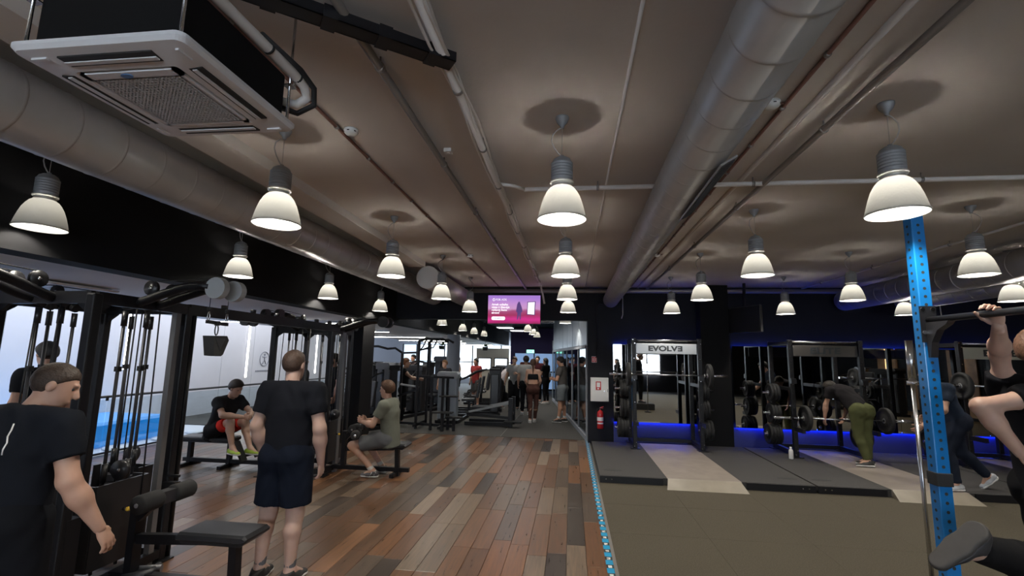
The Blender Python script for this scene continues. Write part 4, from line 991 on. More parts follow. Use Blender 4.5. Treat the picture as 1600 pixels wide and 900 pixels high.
# ================================================================== MACHINES IN THE MIDDLE DISTANCE
def selector_machine(label, loc, rz, tall=1.5, shroud='black_plastic', top='black_plastic', seat=True, arm='press', wide=.5, head=False):
    t = thing('weight_machine', label, 'gym machine', loc, rz, 'weight machines behind the towers'); w = wide/2
    for sg in (-1, 1): MB().bar((sg*w, -.3, .04), (sg*w, 1.2, .04), .06, .08).build('base_rail', 'black_metal', t)
    MB().bar((-w, 1.2, .04), (w, 1.2, .04), .06, .08).bar((-w, -.3, .04), (w, -.3, .04), .06, .08).build('base_cross', 'black_metal', t)
    sh = MB().box(-w*.95, -.28, .1, -w*.12, -.02, tall-.12, .03).box(w*.12, -.28, .1, w*.95, -.02, tall-.12, .03).build('shroud', shroud, t)
    MB().box(-w*.12, -.20, .1, w*.12, -.05, tall-.12).build('shroud_gap', 'black_metal', t)
    MB().prism([(-w*1.02, -.14), (w*1.02, -.14), (w*1.06, -.03), (w*.9, .03), (-w*.9, .03), (-w*1.06, -.03)], lambda a, z, q: (a, q, tall+z), -.31, .02).build('top_cover', top, t)
    MB().prism(ell(0, 0, .07, .02, 14), lambda a, b_, q: (a, q, tall-.04+b_), -.315, -.312).build('badge', 'grey_sign', t)
    for k in range(8): MB().box(-w*.5, -.2, .16+k*.06, w*.5, -.05, .212+k*.06).build('weight_plate', 'dark_metal', t)
    if seat:
        MB().box(-.2, .45, .42, .2, .85, .50, .025).build('seat_pad', 'upholstery', t)
        MB().bar((0, .62, .05), (0, .62, .42), .08, .08).build('seat_post', 'black_metal', t)
        bk = MB(); bk.box(-.19, -.04, 0, .19, .04, .62, .025); b_ = bk.build('backrest', 'upholstery', t); b_.location = (0, .38, .52); b_.rotation_euler = (.15, 0, 0)
        if head: MB().box(-.14, .30, 1.25, .14, .40, 1.52, .03).build('head_pad', 'upholstery', t)
    for sg in (-1, 1):
        if arm == 'press':
            MB().tube([(sg*w, .2, 1.35), (sg*(w+.07), .45, 1.3), (sg*(w+.05), .75, 1.12), (sg*w*.7, .85, 1.08)], .025, 8).build('press_arm', 'black_metal', t)
        elif arm == 'leg':
            MB().tube([(sg*w*.8, .8, .5), (sg*w*.8, 1.1, .42), (sg*w*.8, 1.2, .2)], .025, 8).build('leg_arm', 'black_metal', t)
            MB().cyl((sg*.04, 1.2, .2), (sg*.26, 1.2, .2), .055).build('roller', 'foam', t)
        elif arm == 'row':
            MB().tube([(sg*w*.9, .0, 1.5), (sg*w, .35, 1.55), (sg*w, .7, 1.3), (sg*w*.8, .75, 1.0)], .025, 8).build('row_arm', 'black_metal', t)
        MB().cyl((sg*.28, .55, .62), (sg*.28, .8, .62), .018).build('side_grip', 'black_rubber', t)
    return t
ms = [('black weight machine with headrest pad, just right of the far tower', (-4.7, 11.6), 2.6, 1.55, 'black_plastic', 'black_plastic', 'press', True),
      ('black weight machine with oval badge, second right of the far tower', (-5.75, 13.2), 2.7, 1.45, 'black_plastic', 'black_plastic', 'row', False),
      ('black weight machine with tilted screen, left of the tall bar frame', (-4.75, 14.2), 2.9, 1.45, 'black_plastic', 'black_plastic', 'press', False),
      ('weight machine with pale grey twin shrouds and silver top cover', (-3.3, 12.95), 0, 1.32, 'silver_plastic', 'light_plastic', 'none', False),
      ('black weight machine between the silver-topped one and the aisle', (-2.5, 14.75), 1.75, 1.38, 'black_plastic', 'black_plastic', 'press', False),
      ('tall black weight machine behind the silver-topped one', (-4.55, 16.5), 3.0, 1.72, 'black_plastic', 'black_plastic', 'row', False),
      ('black weight machine in front of the round column', (-2.6, 15.9), 1.7, 1.42, 'black_plastic', 'black_plastic', 'press', False),
      ('black weight machine at the aisle under the cream partition', (-2.75, 18.0), 1.6, 1.42, 'black_plastic', 'black_plastic', 'leg', False),
      ('black weight machine far back before the bright windows, left one', (-6.75, 15.6), 2.5, 1.5, 'black_plastic', 'black_plastic', 'press', True),
      ('black weight machine far back before the bright windows, right one', (-5.4, 17.4), 2.2, 1.5, 'black_plastic', 'black_plastic', 'row', False),
      ('black weight machine farthest along the aisle', (-3.0, 19.3), 1.6, 1.4, 'black_plastic', 'black_plastic', 'leg', False)]
for lab, (x, y), rz, tl, sh, tp, ar, hd in ms:
    selector_machine(lab, (x, y, 0), rz, tl, sh, tp, ar != 'none', ar, .55, hd)
# tall bar frame (dip / pull-up tower)
t = thing('pull_up_frame', 'tall black tubular pull-up frame standing on the floor edge behind the seated man', 'gym machine', (-3.75, 11.9, 0))
for x, y, h in ((-.55, -.05, 1.85), (-.02, -.35, 2.15), (.02, .35, 2.15), (.38, -.45, 1.28), (.62, -.3, 1.28)):
    MB().box(x-.03, y-.03, 0, x+.03, y+.03, h, .01).build('upright', 'black_metal', t)
MB().tube([(-.02, -.35, 2.13), (.15, -.3, 2.2), (.55, -.25, 2.2), (.70, -.22, 2.12)], .03, 8).tube([(.02, .35, 2.13), (.15, .3, 2.2), (.55, .3, 2.2), (.70, .3, 2.12)], .03, 8).build('top_hook', 'black_metal', t)
for k in range(3): MB().tube([(.15+k*.14, -.3, 2.17), (.05+k*.14, -.28, 1.98), (-.02, -.3, 1.90)], .018, 6).build('grip_bar', 'black_metal', t)
MB().tube([(-1.5, -.1, 1.98), (-1.2, -.08, 1.99), (-.95, -.06, 1.93), (-.75, -.05, 1.95), (-.55, -.05, 1.83)], .028, 8).build('curved_arm', 'black_metal', t)
MB().bar((-.55, -.05, 1.83), (-.02, -.3, 1.85), .05).build('top_rail', 'black_metal', t)
MB().bar((-.02, -.35, 1.27), (.9, -.35, 1.25), .05).build('dip_bar', 'black_metal', t)
MB().bar((-.6, -.05, .75), (-.02, -.35, .95), .05).build('brace', 'black_metal', t); MB().cyl((-.5, -.2, 1.05), (0, -.3, 1.0), .025).build('roller_bar', 'light_plastic', t)
for a, b_ in (((-.6, -.05, .1), (.9, -.35, .1)), ((-.02, -.5, .1), (-.02, .5, .1)), ((.62, -.6, .08), (.62, .3, .08))): MB().bar(a, b_, .06).build('base_rail', 'black_metal', t)
for i, (x0, x1, z) in enumerate(((.45, .95, .42), (.75, 1.15, .30), (.55, 1.0, .78))):
    MB().box(x0, -.65+i*.12, z, x1, -.45+i*.12, z+.035, .01).build('step', 'black_rubber', t); MB().box((x0+x1)/2-.03, -.58+i*.12, 0, (x0+x1)/2+.03, -.52+i*.12, z).build('step_leg', 'black_metal', t)
# low leg press / calf frame by the aisle
t = thing('leg_press', 'low black plate-loaded frame with pale slanted guide rail beside the aisle', 'gym machine', (-2.0, 12.75, 0))
for y in (-.3, .3): MB().bar((-.75, y, .06), (.5, y, .06), .07, .09).build('base_rail', 'black_metal', t)
MB().bar((-.65, -.3, .35), (.45, -.3, .6), .04, .05).bar((-.65, .3, .35), (.45, .3, .6), .04, .05).build('guide_rail', 'light_plastic', t)
for y in (-.3, .3): MB().bar((.45, y, 0), (.45, y, .72), .10, .14).build('end_post', 'black_metal', t)
MB().bar((.45, -.35, .3), (.45, .35, .3), .06, .06).bar((-.7, -.3, .3), (.45, -.3, .22), .06, .07).build('cross_bar', 'black_metal', t)
MB().box(-.6, -.25, .40, -.1, .25, .48, .02).build('seat_pad', 'upholstery', t)
MB().box(.3, -.5, .12, .75, -.2, .16, .01).build('foot_step', 'black_rubber', t)
# exercise bike / cardio shapes by the partition
for i, (x, y) in enumerate(((-2.05, 17.0), (-2.2, 20.9))):
    t = thing('exercise_bike', 'black exercise bike by the aisle, %s' % ('ridden by the person in white' if i == 0 else 'behind the bending person in white'), 'exercise bike', (x, y, 0), 1.2, 'exercise bikes')
    MB().lathe([(0, -.03), (.22, -.03), (.24, 0), (.22, .03), (0, .03)], (0, .35, .32), (1, 0, 0), n=20).build('flywheel', 'black_metal', t)
    MB().tube([(0, -.45, .05), (0, -.2, .45), (0, .1, .4), (0, .5, .1)], .04, 8).tube([(0, -.2, .45), (0, -.28, .85)], .025, 8).tube([(0, .3, .4), (0, .4, 1.05)], .03, 8).build('frame', 'black_metal', t)
    MB().box(-.1, -.4, .85, .1, -.14, .9, .02).build('saddle', 'upholstery', t); MB().tube([(-.2, .25, 1.08), (-.2, .42, 1.06), (.2, .42, 1.06), (.2, .25, 1.08)], .018, 8).build('handlebar', 'black_rubber', t)
    MB().box(-.25, -.48, 0, .25, -.42, .05).box(-.25, .48, 0, .25, .54, .05).build('stabiliser', 'black_metal', t)
# hanging plant tufts near the column and bright window
for i, (x, y, z) in enumerate(((-4.75, 17.2, 2.0), (-3.3, 18.2, 2.0))):
    t = thing('hanging_plant', 'small green hanging plant %s the round column' % ('left of' if i == 0 else 'right of'), 'plant', (x, y, z), 0, 'hanging plants')
    MB().lathe([(0, .0), (.09, 0), (.12, .14), (.11, .14), (.08, .02)], n=14).cyl((0, 0, .1), (0, 0, LOWC-z if i == 0 else CEIL-z), .006, n=5).build('pot', 'black_plastic', t)
    rp = random.Random(i); lf = MB()
    for k in range(60):
        a = rp.random()*6.28; L_ = .12+.16*rp.random(); e = rp.uniform(-.6, .7); d = Vector((math.cos(a)*math.cos(e), math.sin(a)*math.cos(e), math.sin(e))); c = Vector((0, 0, .14)); u, v, _ = frame_from(d)
        lf.add([c+d*.03, c+d*L_*.6+u*.03, c+d*L_, c+d*L_*.6-u*.03], [(0, 1, 2, 3)])
    lf.build('leaves', 'plant', t, kind='stuff')
# ================================================================== TV, SIGNS, EXTINGUISHER
m, nt, b = nmat('screen_image'); tc = nt.nodes.new('ShaderNodeTexCoord'); sp = nt.nodes.new('ShaderNodeSeparateXYZ'); nt.links.new(tc.outputs['Object'], sp.inputs[0])
mr = nt.nodes.new('ShaderNodeMapRange'); nt.links.new(sp.outputs[2], mr.inputs[0]); mr.inputs[1].default_value = 0; mr.inputs[2].default_value = .64
nz = nt.nodes.new('ShaderNodeTexNoise'); nz.inputs['Scale'].default_value = 5; nt.links.new(tc.outputs['Object'], nz.inputs[0])
ad = nt.nodes.new('ShaderNodeMath'); ad.operation = 'MULTIPLY_ADD'; nt.links.new(nz.outputs[0], ad.inputs[0]); ad.inputs[1].default_value = .14; nt.links.new(mr.outputs[0], ad.inputs[2])
cr = nt.nodes.new('ShaderNodeValToRGB'); e = cr.color_ramp.elements
e[0].position = .06; e[0].color = (.26, .01, .07, 1); e[1].position = 1.0; e[1].color = (.42, .22, .72, 1)
for p_, c in ((.24, (.72, .03, .28, 1)), (.38, (.40, .03, .12, 1)), (.52, (.42, .08, .22, 1)), (.60, (.66, .34, .62, 1)), (.80, (.60, .30, .70, 1))): q = e.new(p_); q.color = c
nt.links.new(ad.outputs[0], cr.inputs[0]); nt.links.new(cr.outputs[0], b.inputs['Emission Color']); b.inputs['Emission Strength'].default_value = .62; b.inputs['Base Color'].default_value = (0, 0, 0, 1); M['screen_image'] = m
D('screen_text', (.9, .9, .9), .5, emit=(1, .95, 1), estr=.7)
D('screen_dark', (.05, .03, .10), .5, emit=(.10, .05, .20), estr=.6)
tv = thing('television', 'wall-mounted screen showing a purple and red advert on the black header', 'television', (-1.27, WY-.10, 2.51))
MB().box(-.60, -.02, 0, .60, .04, .655, .005).build('housing', 'black_plastic', tv)
sc_ = MB().box(-.588, -.026, .012, .588, -.019, .643).build('screen', 'screen_image', tv); MB().box(-.1, .04, .2, .1, .10, .45).build('wall_bracket', 'black_metal', tv)
MB().tube([(-.46+.022*math.cos(a), -.028, .545+.026*math.sin(a)) for a in np.linspace(.4, 6.2, 14)], .006, 5).build('logo_ring', 'screen_text', sc_)
text_mesh('advert_text', 'FOR ADS', .062, 'screen_text', sc_, (-.42, -.0275, .545), align='LEFT')
for i, tx in enumerate(('Atrask unikalias', 'vietas ir išbandyk', 'reklamą šiame', 'ekrane!')): text_mesh('advert_text', tx, .064, 'screen_text', sc_, (-.505, -.0275, .435-i*.062), align='LEFT', sx=.92, bold=.0015)
pl = MB().prism([(-.50, .10), (-.48, .085), (-.22, .085), (-.20, .10), (-.195, .125), (-.20, .15), (-.22, .165), (-.48, .165), (-.50, .15), (-.505, .125)], lambda a, z, q: (a, q, z), -.0285, -.027).build('advert_button', 'screen_text', sc_)
text_mesh('button_text', 'foraads.lt', .045, 'screen_dark', pl, (-.35, -.0292, .125))
MB().prism([(.05, .30), (.07, .44), (.10, .50), (.13, .50), (.15, .44), (.18, .36), (.19, .27), (.17, .27), (.16, .24), (.155, .10), (.135, .10), (.12, .22), (.09, .10), (.07, .10), (.08, .25), (.05, .28)], lambda a, z, q: (a, q, z), -.0285, -.027).build('silhouette', 'screen_dark', sc_)
MB().prism([(.29, .21), (.47, .20), (.485, .51), (.30, .50)], lambda a, z, q: (a, q, z), -.0283, -.027).build('phone_frame', 'screen_dark', sc_)
MB().prism([(.305, .225), (.455, .215), (.465, .495), (.315, .485)], lambda a, z, q: (a, q, z), -.029, -.0284).build('phone_screen', 'screen_text', sc_)
# hanging black TV seen from the side near the right wall column
t = thing('television', 'black screen hung edge-on high beside the wall column', 'television', (3.42, 9.95, 2.35), -1.15)
MB().box(-.45, -.03, 0, .45, .03, .52, .01).build('housing', 'black_plastic', t); MB().box(-.43, -.034, .02, .43, -.03, .5).build('screen', 'black_metal', t); MB().bar((0, .03, .5), (0, .05, 1.0), .04).build('ceiling_pole', 'black_metal', t)
# fire point
t = thing('fire_cabinet', 'white metal fire cabinet with a red sticker on the dark wall', 'cabinet', (.605, WY-.09, .88))
MB().box(-.19, -.02, 0, .19, .09, .50, .006).build('body', 'white_plastic', t); dd = MB().box(-.182, -.028, .008, .182, -.02, .492, .003).build('door', 'white_plastic', t)
MB().box(-.08, -.031, .24, .03, -.028, .42).build('sticker', 'red_sign', dd); MB().box(-.06, -.0325, .30, .01, -.031, .40).prism([(-.05, .255), (-.01, .255), (-.01, .285), (-.05, .285)], lambda a, z, q: (a, q, z), -.0325, -.031).build('pictogram', 'white_sticker', dd)
MB().cyl((.10, -.028, .22), (.10, -.045, .22), .014).build('latch', 'steel', dd); MB().box(.165, -.03, .20, .178, -.028, .26).build('keyhole_plate', 'grey_metal', dd)
t = thing('fire_sign', 'small red and white fire sign above the fire cabinet', 'sign', (.50, WY-.012, 1.70)); MB().box(-.055, 0, 0, .055, .012, .13).build('plate', 'white_sticker', t); MB().box(-.05, -.002, .008, -.005, 0, .122).box(.005, -.002, .008, .05, 0, .122).build('red_field', 'red_sign', t)
MB().box(-.035, -.003, .03, -.02, -.002, .1).box(.02, -.003, .03, .035, -.002, .1).build('pictogram', 'white_sticker', t)
t = thing('fire_extinguisher', 'red fire extinguisher hanging on the dark wall below the white cabinet', 'fire extinguisher', (.615, WY-.10, .32))
MB().lathe([(0, 0), (.06, 0), (.068, .012), (.068, .30), (.060, .345), (.035, .372), (.020, .38), (.020, .39), (0, .39)], n=24).build('cylinder', 'red', t)
MB().lathe([(.0685, .10), (.0690, .105), (.0690, .235), (.0685, .24)], n=24).build('label_band', 'white_sticker', t); MB().lathe([(.0692, .13), (.0694, .133), (.0694, .16), (.0692, .163)], n=24).build('label_print', 'red', t)
MB().cyl((0, 0, .39), (0, 0, .43), .018).build('valve', 'steel', t); MB().bar((-.01, 0, .43), (.07, -.01, .46), .02, .012).bar((-.01, 0, .425), (.065, -.01, .42), .018, .01).build('lever', 'red', t)
MB().tube([(-.01, -.01, .41), (-.06, -.02, .40), (-.09, -.03, .33), (-.085, -.04, .20), (-.075, -.05, .12)], .010, 8).build('hose', 'black_rubber', t); MB().box(-.03, .06, .2, .03, .1, .26).build('wall_hook', 'steel', t)
# ================================================================== PLATFORMS AND RACKS
PH = .10
def platform(x0, x1, s0, s1, y0, y1, label, gap):
    t = thing('lifting_platform', label, 'platform', ((x0+x1)/2, y0, 0), 0, 'lifting platforms'); c = (x0+x1)/2
    def bx(a, b_, y, y2, z, z2, n, mt, bev=.004): return MB().box(a-c, y-y0, z, b_-c, y2-y0, z2, bev).build(n, mt, t)
    bx(x0, s0, y0, y1, 0, PH, 'rubber_deck', 'platform_rubber'); bx(s1, x1, y0, y1, 0, PH, 'rubber_deck', 'platform_rubber'); bx(s0, s1, y0, y1, 0, PH-.001, 'centre_board', 'platform_board')
    for a, b_ in ((x0, s0-.06), (s1+.06, x1)):
        e = bx(a, b_, y0-.022, y0-.001, 0, PH-.004, 'front_edge', 'black_metal', .002)
        for q in ((a+.09, a+.17) if a == x0 else (b_-.17, b_-.09)): MB().cyl((q-c, -.023, .055), (q-c, -.027, .055), .008, n=8).build('bolt', 'steel', e)
    r = MB(); r.add([(s0-c+.01, 0, 0), (s1-c-.01, 0, 0), (s1-c-.01, 0, PH-.002), (s0-c+.01, 0, PH-.002), (s0-c-.05, -.24, .0), (s1-c+.02, -.24, .0)], [(3, 2, 5, 4), (0, 4, 5, 1), (0, 1, 2, 3), (0, 3, 4), (1, 5, 2)])
    r.build('ramp', 'platform_ramp', t)
    for a in (x0+.1, x1-.34): MB().prism(ell(a+.12-c, .35, .14, .05, 14), lambda p, q, z: (p, q, z), PH, PH+.001).build('emblem', 'black_rubber', t)
platform(.42, 3.37, 1.38, 2.40, 7.38, 10.25, 'lifting platform with pale centre strip in front of the silver signed rack', 0)
platform(3.40, 6.36, 4.34, 5.30, 7.38, 10.25, 'lifting platform with pale centre strip under the leaning person', 0)
platform(6.39, 9.35, 7.33, 8.30, 7.38, 10.25, 'lifting platform with pale centre strip at the right edge behind the blue post', 0)
def plate_mesh(r, w):
    return MB().lathe([(.026, -w/2), (r*.42, -w/2), (r*.45, -w*.28), (r*.78, -w*.28), (r*.82, -w/2), (r*.97, -w/2), (r, -w*.38), (r, w*.38), (r*.97, w/2), (r*.82, w/2), (r*.78, w*.28), (r*.45, w*.28), (r*.42, w/2), (.026, w/2), (.026, -w/2)], (0, 0, 0), (1, 0, 0), n=30)
PMESH = {}
def weight_plate(x, y, z, r, w, label, group, hub=True):
    k = (r, w)
    if k not in PMESH: PMESH[k] = (plate_mesh(r, w).mesh('disc', 'black_rubber'), MB().lathe([(.026, -w/2-.002), (.045, -w/2-.002), (.045, w/2+.002), (.026, w/2+.002), (.026, -w/2-.002)], (0, 0, 0), (1, 0, 0), n=18).mesh('hub_ring', 'grey_metal'))
    t = thing('weight_plate', label, 'weight plate', (x, y, z), 0, group)
    for n_, me in zip(('disc', 'hub_ring'), PMESH[k]): o = bpy.data.objects.new(n_, me); COL.objects.link(o); o.parent = t
    return t
def barbell(x0, x1, y, z, label, plates):
    t = thing('barbell', label, 'barbell', (x0, y, z)); L_ = x1-x0
    MB().cyl((.42, 0, 0), (L_-.42, 0, 0), .0145, n=12).build('shaft', 'steel', t)
    for a, b_ in ((0, .42), (L_-.42, L_)): sl = MB().cyl((a, 0, 0), (b_, 0, 0), .025, n=14).build('sleeve', 'chrome', t)
    for a in (.42, L_-.42): MB().cyl((a-.015, 0, 0), (a+.015, 0, 0), .038, n=14).build('collar', 'steel', t)
    return t
def rack(label, x0, x1, y0, y1, sign, sign_mat, text, hgt=2.2, mirrored_last=False):
    t = thing('squat_rack', label, 'squat rack', ((x0+x1)/2, y0, PH), 0, 'squat racks'); c = (x0+x1)/2; H_ = hgt-PH
    for x in (x0, x1):
        for y in (y0, y1):
            u_ = MB().box(x-c-.038, y-y0-.038, 0, x-c+.038, y-y0+.038, H_, .008).build('upright', 'black_metal', t)
            for k in range(14): MB().cyl((x-c-.012, y-y0-.0385, .18+k*.135), (x-c-.012, y-y0-.0395, .18+k*.135), .010, n=8).build('hole', 'duct_dark', u_)
            if y == y0:
                for k, z in enumerate((.05, .12, H_-.03, H_-.10)): MB().cyl((x-c+(.018 if k % 2 else -.018), -.038, z), (x-c+(.018 if k % 2 else -.018), -.046, z), .010, n=8).build('bolt', 'chrome', u_)
                for k in range(4): MB().cyl((x-c, -.038, .45+k*.42), (x-c, -.044, .45+k*.42), .008, n=8).build('bolt', 'steel', u_)
            MB().box(x-c-.09, y-y0-.09, 0, x-c+.09, y-y0+.09, .012).build('base_plate', 'black_metal', t)
        MB().bar((x-c, 0, .06), (x-c, y1-y0, .06), .07, .07).build('base_rail', 'black_metal', t); MB().bar((x-c, 0, H_-.06), (x-c, y1-y0, H_-.06), .07, .07).build('top_rail', 'black_metal', t)
        MB().bar((x-c, 0, 1.2), (x-c, y1-y0, 1.2), .06, .06).build('side_rail', 'black_metal', t)
        sg = -1 if x == x0 else 1
        MB().bar((x-c, -.06, .50), (x-c+sg*.0, -.36, .50), .05, .07).build('safety_arm', 'black_metal', t)
        MB().box(x-c-.045, -.08, 1.30, x-c+.045, -.035, 1.40, .005).box(x-c-.045, -.10, 1.30, x-c+.045, -.085, 1.38).build('bar_hook', 'black_plastic', t)
        for z in (1.10, .72, .33):
            MB().cyl((x-c+sg*.035, (y1-y0)*.55, z), (x-c+sg*.34, (y1-y0)*.55, z), .022, n=12).build('storage_peg', 'chrome', t)
    for z in (H_-.06, .06): MB().bar((x0-c, y1-y0, z), (x1-c, y1-y0, z), .07, .07).build('rear_rail', 'black_metal', t)
    MB().cyl((x0-c, 0, H_-.04), (x1-c, 0, H_-.04), .022, n=12).build('pull_up_bar', 'steel', t)
    sb = MB().box(x0-c+.05, -.02, H_-.30, x1-c-.05, .02, H_-.10, .006).build('sign_board', sign_mat, t)
    if mirrored_last:
        w_ = text_mesh('sign_letters', text[:-1], .135, 'ink', sb, (-.07, -.0215, H_-.20), sx=1.35, bold=.006); e_ = text_mesh('sign_letters', text[-1], .135, 'ink', sb, (.262, -.0215, H_-.20), rot=(PI/2, 0, 0), sx=1.35, bold=.006)
        e_.rotation_euler = (PI/2, 0, PI); e_.location.y = -.0225
    else: text_mesh('sign_letters', text, .15, 'ink', sb, (0, -.0215, H_-.20), sx=1.5, bold=.005)
    return t
D('sign_dark', (.07, .065, .06), .5, metal=.2)
D('sign_cream', (.55, .53, .42), .45)
racks = [(1.22, 2.46, 9.62, 10.35, 'black squat rack with a silver name sign, nearest the fire extinguisher', 'grey_sign', 'EVOLVE', True), (4.02, 5.22, 9.42, 10.3, 'black squat rack where the person in green trousers leans', 'sign_dark', 'ELITE', False), (6.62, 7.85, 9.1, 10.1, 'black squat rack with cream name sign at the right edge behind the blue post', 'sign_cream', 'ELITE', False)]
RN = ['the silver signed rack', 'the rack of the leaning person', 'the rack at the right edge']
for ri, (x0, x1, y0, y1, lab, sm_, tx, ml) in enumerate(racks):
    rack(lab, x0, x1, y0, y1, sm_, sm_, tx, 2.2, ml)
    for sg, xx in ((-1, x0), (1, x1)):
        for zi, (z, r, n_) in enumerate(((1.10, .172, 3), (.72, .188, 3), (.33, .192, 4))):
            for k in range(n_):
                w_ = .052; x = xx+sg*(.07+w_/2+k*(w_+.003))
                weight_plate(x, y0+(y1-y0)*.55, z+PH, r, w_, 'black plate, %s out on the %s %s peg of %s' % (ORD[k], ['upper', 'middle', 'lowest'][zi], 'left' if sg < 0 else 'right', RN[ri]), 'weight plates stored on the racks')
for (x0, x1, y, z, lab, pr, nm) in ((.74, 2.94, 9.53, 1.50, 'barbell resting on the silver signed rack', (1.10, 2.60), 'on the barbell of the silver signed rack'), (3.62, 6.02, 9.30, .80, 'barbell held low at the rack of the leaning person', (3.98+.18, 5.48), 'on the barbell under the leaning person'), (6.2, 8.4, 8.98, 1.45, 'barbell on the right edge rack behind the blue post', (6.52, 8.08), 'on the barbell of the right edge rack')):
    barbell(x0, x1, y, z, lab, pr)
    for i, px_ in enumerate(pr): weight_plate(px_, y, z, .225, .06, 'large black weight plate %s, %s end' % (nm, 'left' if i == 0 else 'right'), 'weight plates on barbells')
t = thing('water_bottle', 'small white bottle standing at the foot of the middle rack', 'bottle', (3.86, 9.25, PH)); MB().lathe([(0, 0), (.035, 0), (.038, .01), (.038, .13), (.030, .155), (.015, .17), (.015, .18)], n=16).build('body', 'white_plastic', t); MB().lathe([(.018, .178), (.018, .205), (0, .207)], n=14).build('cap', 'white_plastic', t)
# ================================================================== BLUE RIG POST
BP = Vector((2.15, 3.2, 0)); 
rg = thing('rig_frame', 'bright blue perforated steel post with black pull-up bar at the right', 'gym rig', BP)
def blue_post(x, y, h, n):
    p = MB().box(x-.0375, y-.0375, 0, x+.0375, y+.0375, h, .006).build(n, 'blue_steel', rg)
    for k in range(int(h/.05)-1):
        z = .06+k*.05
        MB().cyl((x, y-.0377, z), (x, y-.0385, z), .0095, n=8).build('hole', 'duct_dark', p) if k % 1 == 0 else 0
        MB().cyl((x-.0377, y, z), (x-.0385, y, z), .0095, n=8).build('hole', 'duct_dark', p)
    return p
blue_post(0, 0, 2.74, 'post'); blue_post(.0, -2.1, 2.74, 'post')
MB().tube([(.0, -.03, 2.065), (.0, -2.07, 2.065)], .019, 12).build('pull_up_bar', 'black_metal', rg)
for z in (2.13, 1.99): MB().cyl((-.03, -.038, z), (-.03, -.05, z), .012, n=8).cyl((.025, -.038, z), (.025, -.05, z), .012, n=8).build('bolt', 'chrome', rg)
MB().box(-.045, -.045, 1.93, .045, -.038, 2.15).build('bar_plate', 'black_metal', rg)
MB().prism([(-.04, 2.05), (-.22, 2.05), (-.20, 2.03), (-.13, 2.0), (-.08, 1.93), (-.06, 1.84), (-.04, 1.84)], lambda a, z, q: (q, a, z), -.02, .02).build('bar_gusset', 'black_plastic', rg)
MB().box(-.043, -.043, 1.10, .043, .043, 1.175, .004).build('strap', 'black_rubber', rg)
MB().box(-.1, -.1, 0, .1, .1, .012).box(-.1, -2.2, 0, .1, -2.0, .012).build('base_plate', 'blue_steel', rg)
# upright barbell standing beside the post
bb = thing('upright_barbell', 'steel barbell standing upright beside the blue post', 'barbell', (2.60, 4.05, 0))
q0, q1 = Vector((0, 0, 0)), Vector((.0, .0, 1.98)); dq = (q1-q0).normalized()
MB().cyl(q0+dq*.04, q1-dq*.32, .0145, n=10).build('shaft', 'steel', bb); MB().cyl(q1-dq*.32, q1, .026, n=14).build('sleeve', 'steel', bb); MB().cyl(q1-dq*.34, q1-dq*.31, .038, n=14).build('collar', 'chrome', bb)
MB().lathe([(0, 0), (.12, 0), (.12, .02), (.03, .05), (.026, .08), (0, .08)], q0, n=18).build('floor_stand', 'black_metal', bb)
# ================================================================== PEOPLE
def WJ(loc, rz, pts):
    R_ = Matrix.Rotation(-rz, 3, 'Z'); return {k: (R_ @ (Vector(p)-Vector(loc)))[:] for k, p in pts.items()}
PALE = (.52, .33, .25)
# man in the left foreground, back turned, looking down to his right
L1 = (-2.86, 2.22, 0)
person('man in black T-shirt at the left edge, back turned, looking down to his right', L1, .12, dict(head=(.075, .085, 1.585), neck=(.03, .02, 1.46), sr=(.205, .02, 1.40), sl=(-.19, 0, 1.40), chest=(.0, .0, 1.29), er=(.30, .0, 1.12), wr=(.41, .10, .86), el=(-.26, .05, 1.12), wl=(-.2, .25, .95)),
       s=1.0, look=(.80, .50, -.35), hair=(.035, .02, .012), skin=(.50, .30, .22), shirt=(.010, .012, .017), pants=(.008, .009, .012), build=1.10, vox=.011, sleeve=.62, hairstyle='buzz', hands=dict(r=dict(curl=.55)))
# man behind the near tower
person('dark-haired man in black partly hidden behind the near cable tower', (-5.9, 4.75, 0), 1.35, dict(), s=1.04, look=(.0, 1, -.1), hair=(.01, .008, .007), vox=.016)
# standing man, centre left
L3 = (-2.33, 3.82, 0)
person('man in black T-shirt and navy shorts standing with his back to the camera', L3, -.05, dict(er=(.285, -.03, 1.15), wr=(.262, .06, .87), el=(-.275, -.03, 1.15), wl=(-.255, .07, .88), head=(-.02, .03, 1.635), neck=(-.01, 0, 1.475), ar=(.12, -.03, .085), al=(-.14, -.03, .085), kr=(.11, .0, .5), kl=(-.12, 0, .5), sr=(.20, 0, 1.43), sl=(-.20, 0, 1.43)),
       s=1.03, hair=(.055, .03, .02), hairstyle='buzz', skin=(.52, .34, .27), shirt=(.010, .011, .015), pants=(.007, .010, .019), shoe=(.02, .02, .02), sock=(.12, .12, .13), vox=.010, short_t=.86, pant_loose=.026, sleeve=.62, build=1.08)
# seated man with red shorts on the row bench
L4 = (-5.57, 7.12, 0)
person('man in black T-shirt with red under-shorts sitting hunched on the row bench', L4, -PI/2-.25, dict(pelvis=(0, 0, .57), waist=(0, .06, .70), chest=(0, .15, .90), neck=(0, .23, 1.06), head=(0, .33, 1.21), sr=(.18, .20, 1.01), sl=(-.18, .20, 1.01), hr=(.09, .03, .55), hl=(-.09, .03, .55), kr=(.10, .40, .72), kl=(-.14, .42, .70),
       ar=(.10, .50, .33), al=(-.13, .60, .30), er=(.24, .40, .83), el=(-.24, .42, .83), wr=(.05, .60, .80), wl=(-.05, .62, .80)), look=(-.1, .9, -.42), hair=(.03, .02, .015), skin=PALE, shirt=(.02, .021, .025), pants=(.012, .012, .014), under=(.62, .035, .025), shoe=(.35, .50, .05), vox=.013, short_t=.55, pant_loose=.020, hem=.16)
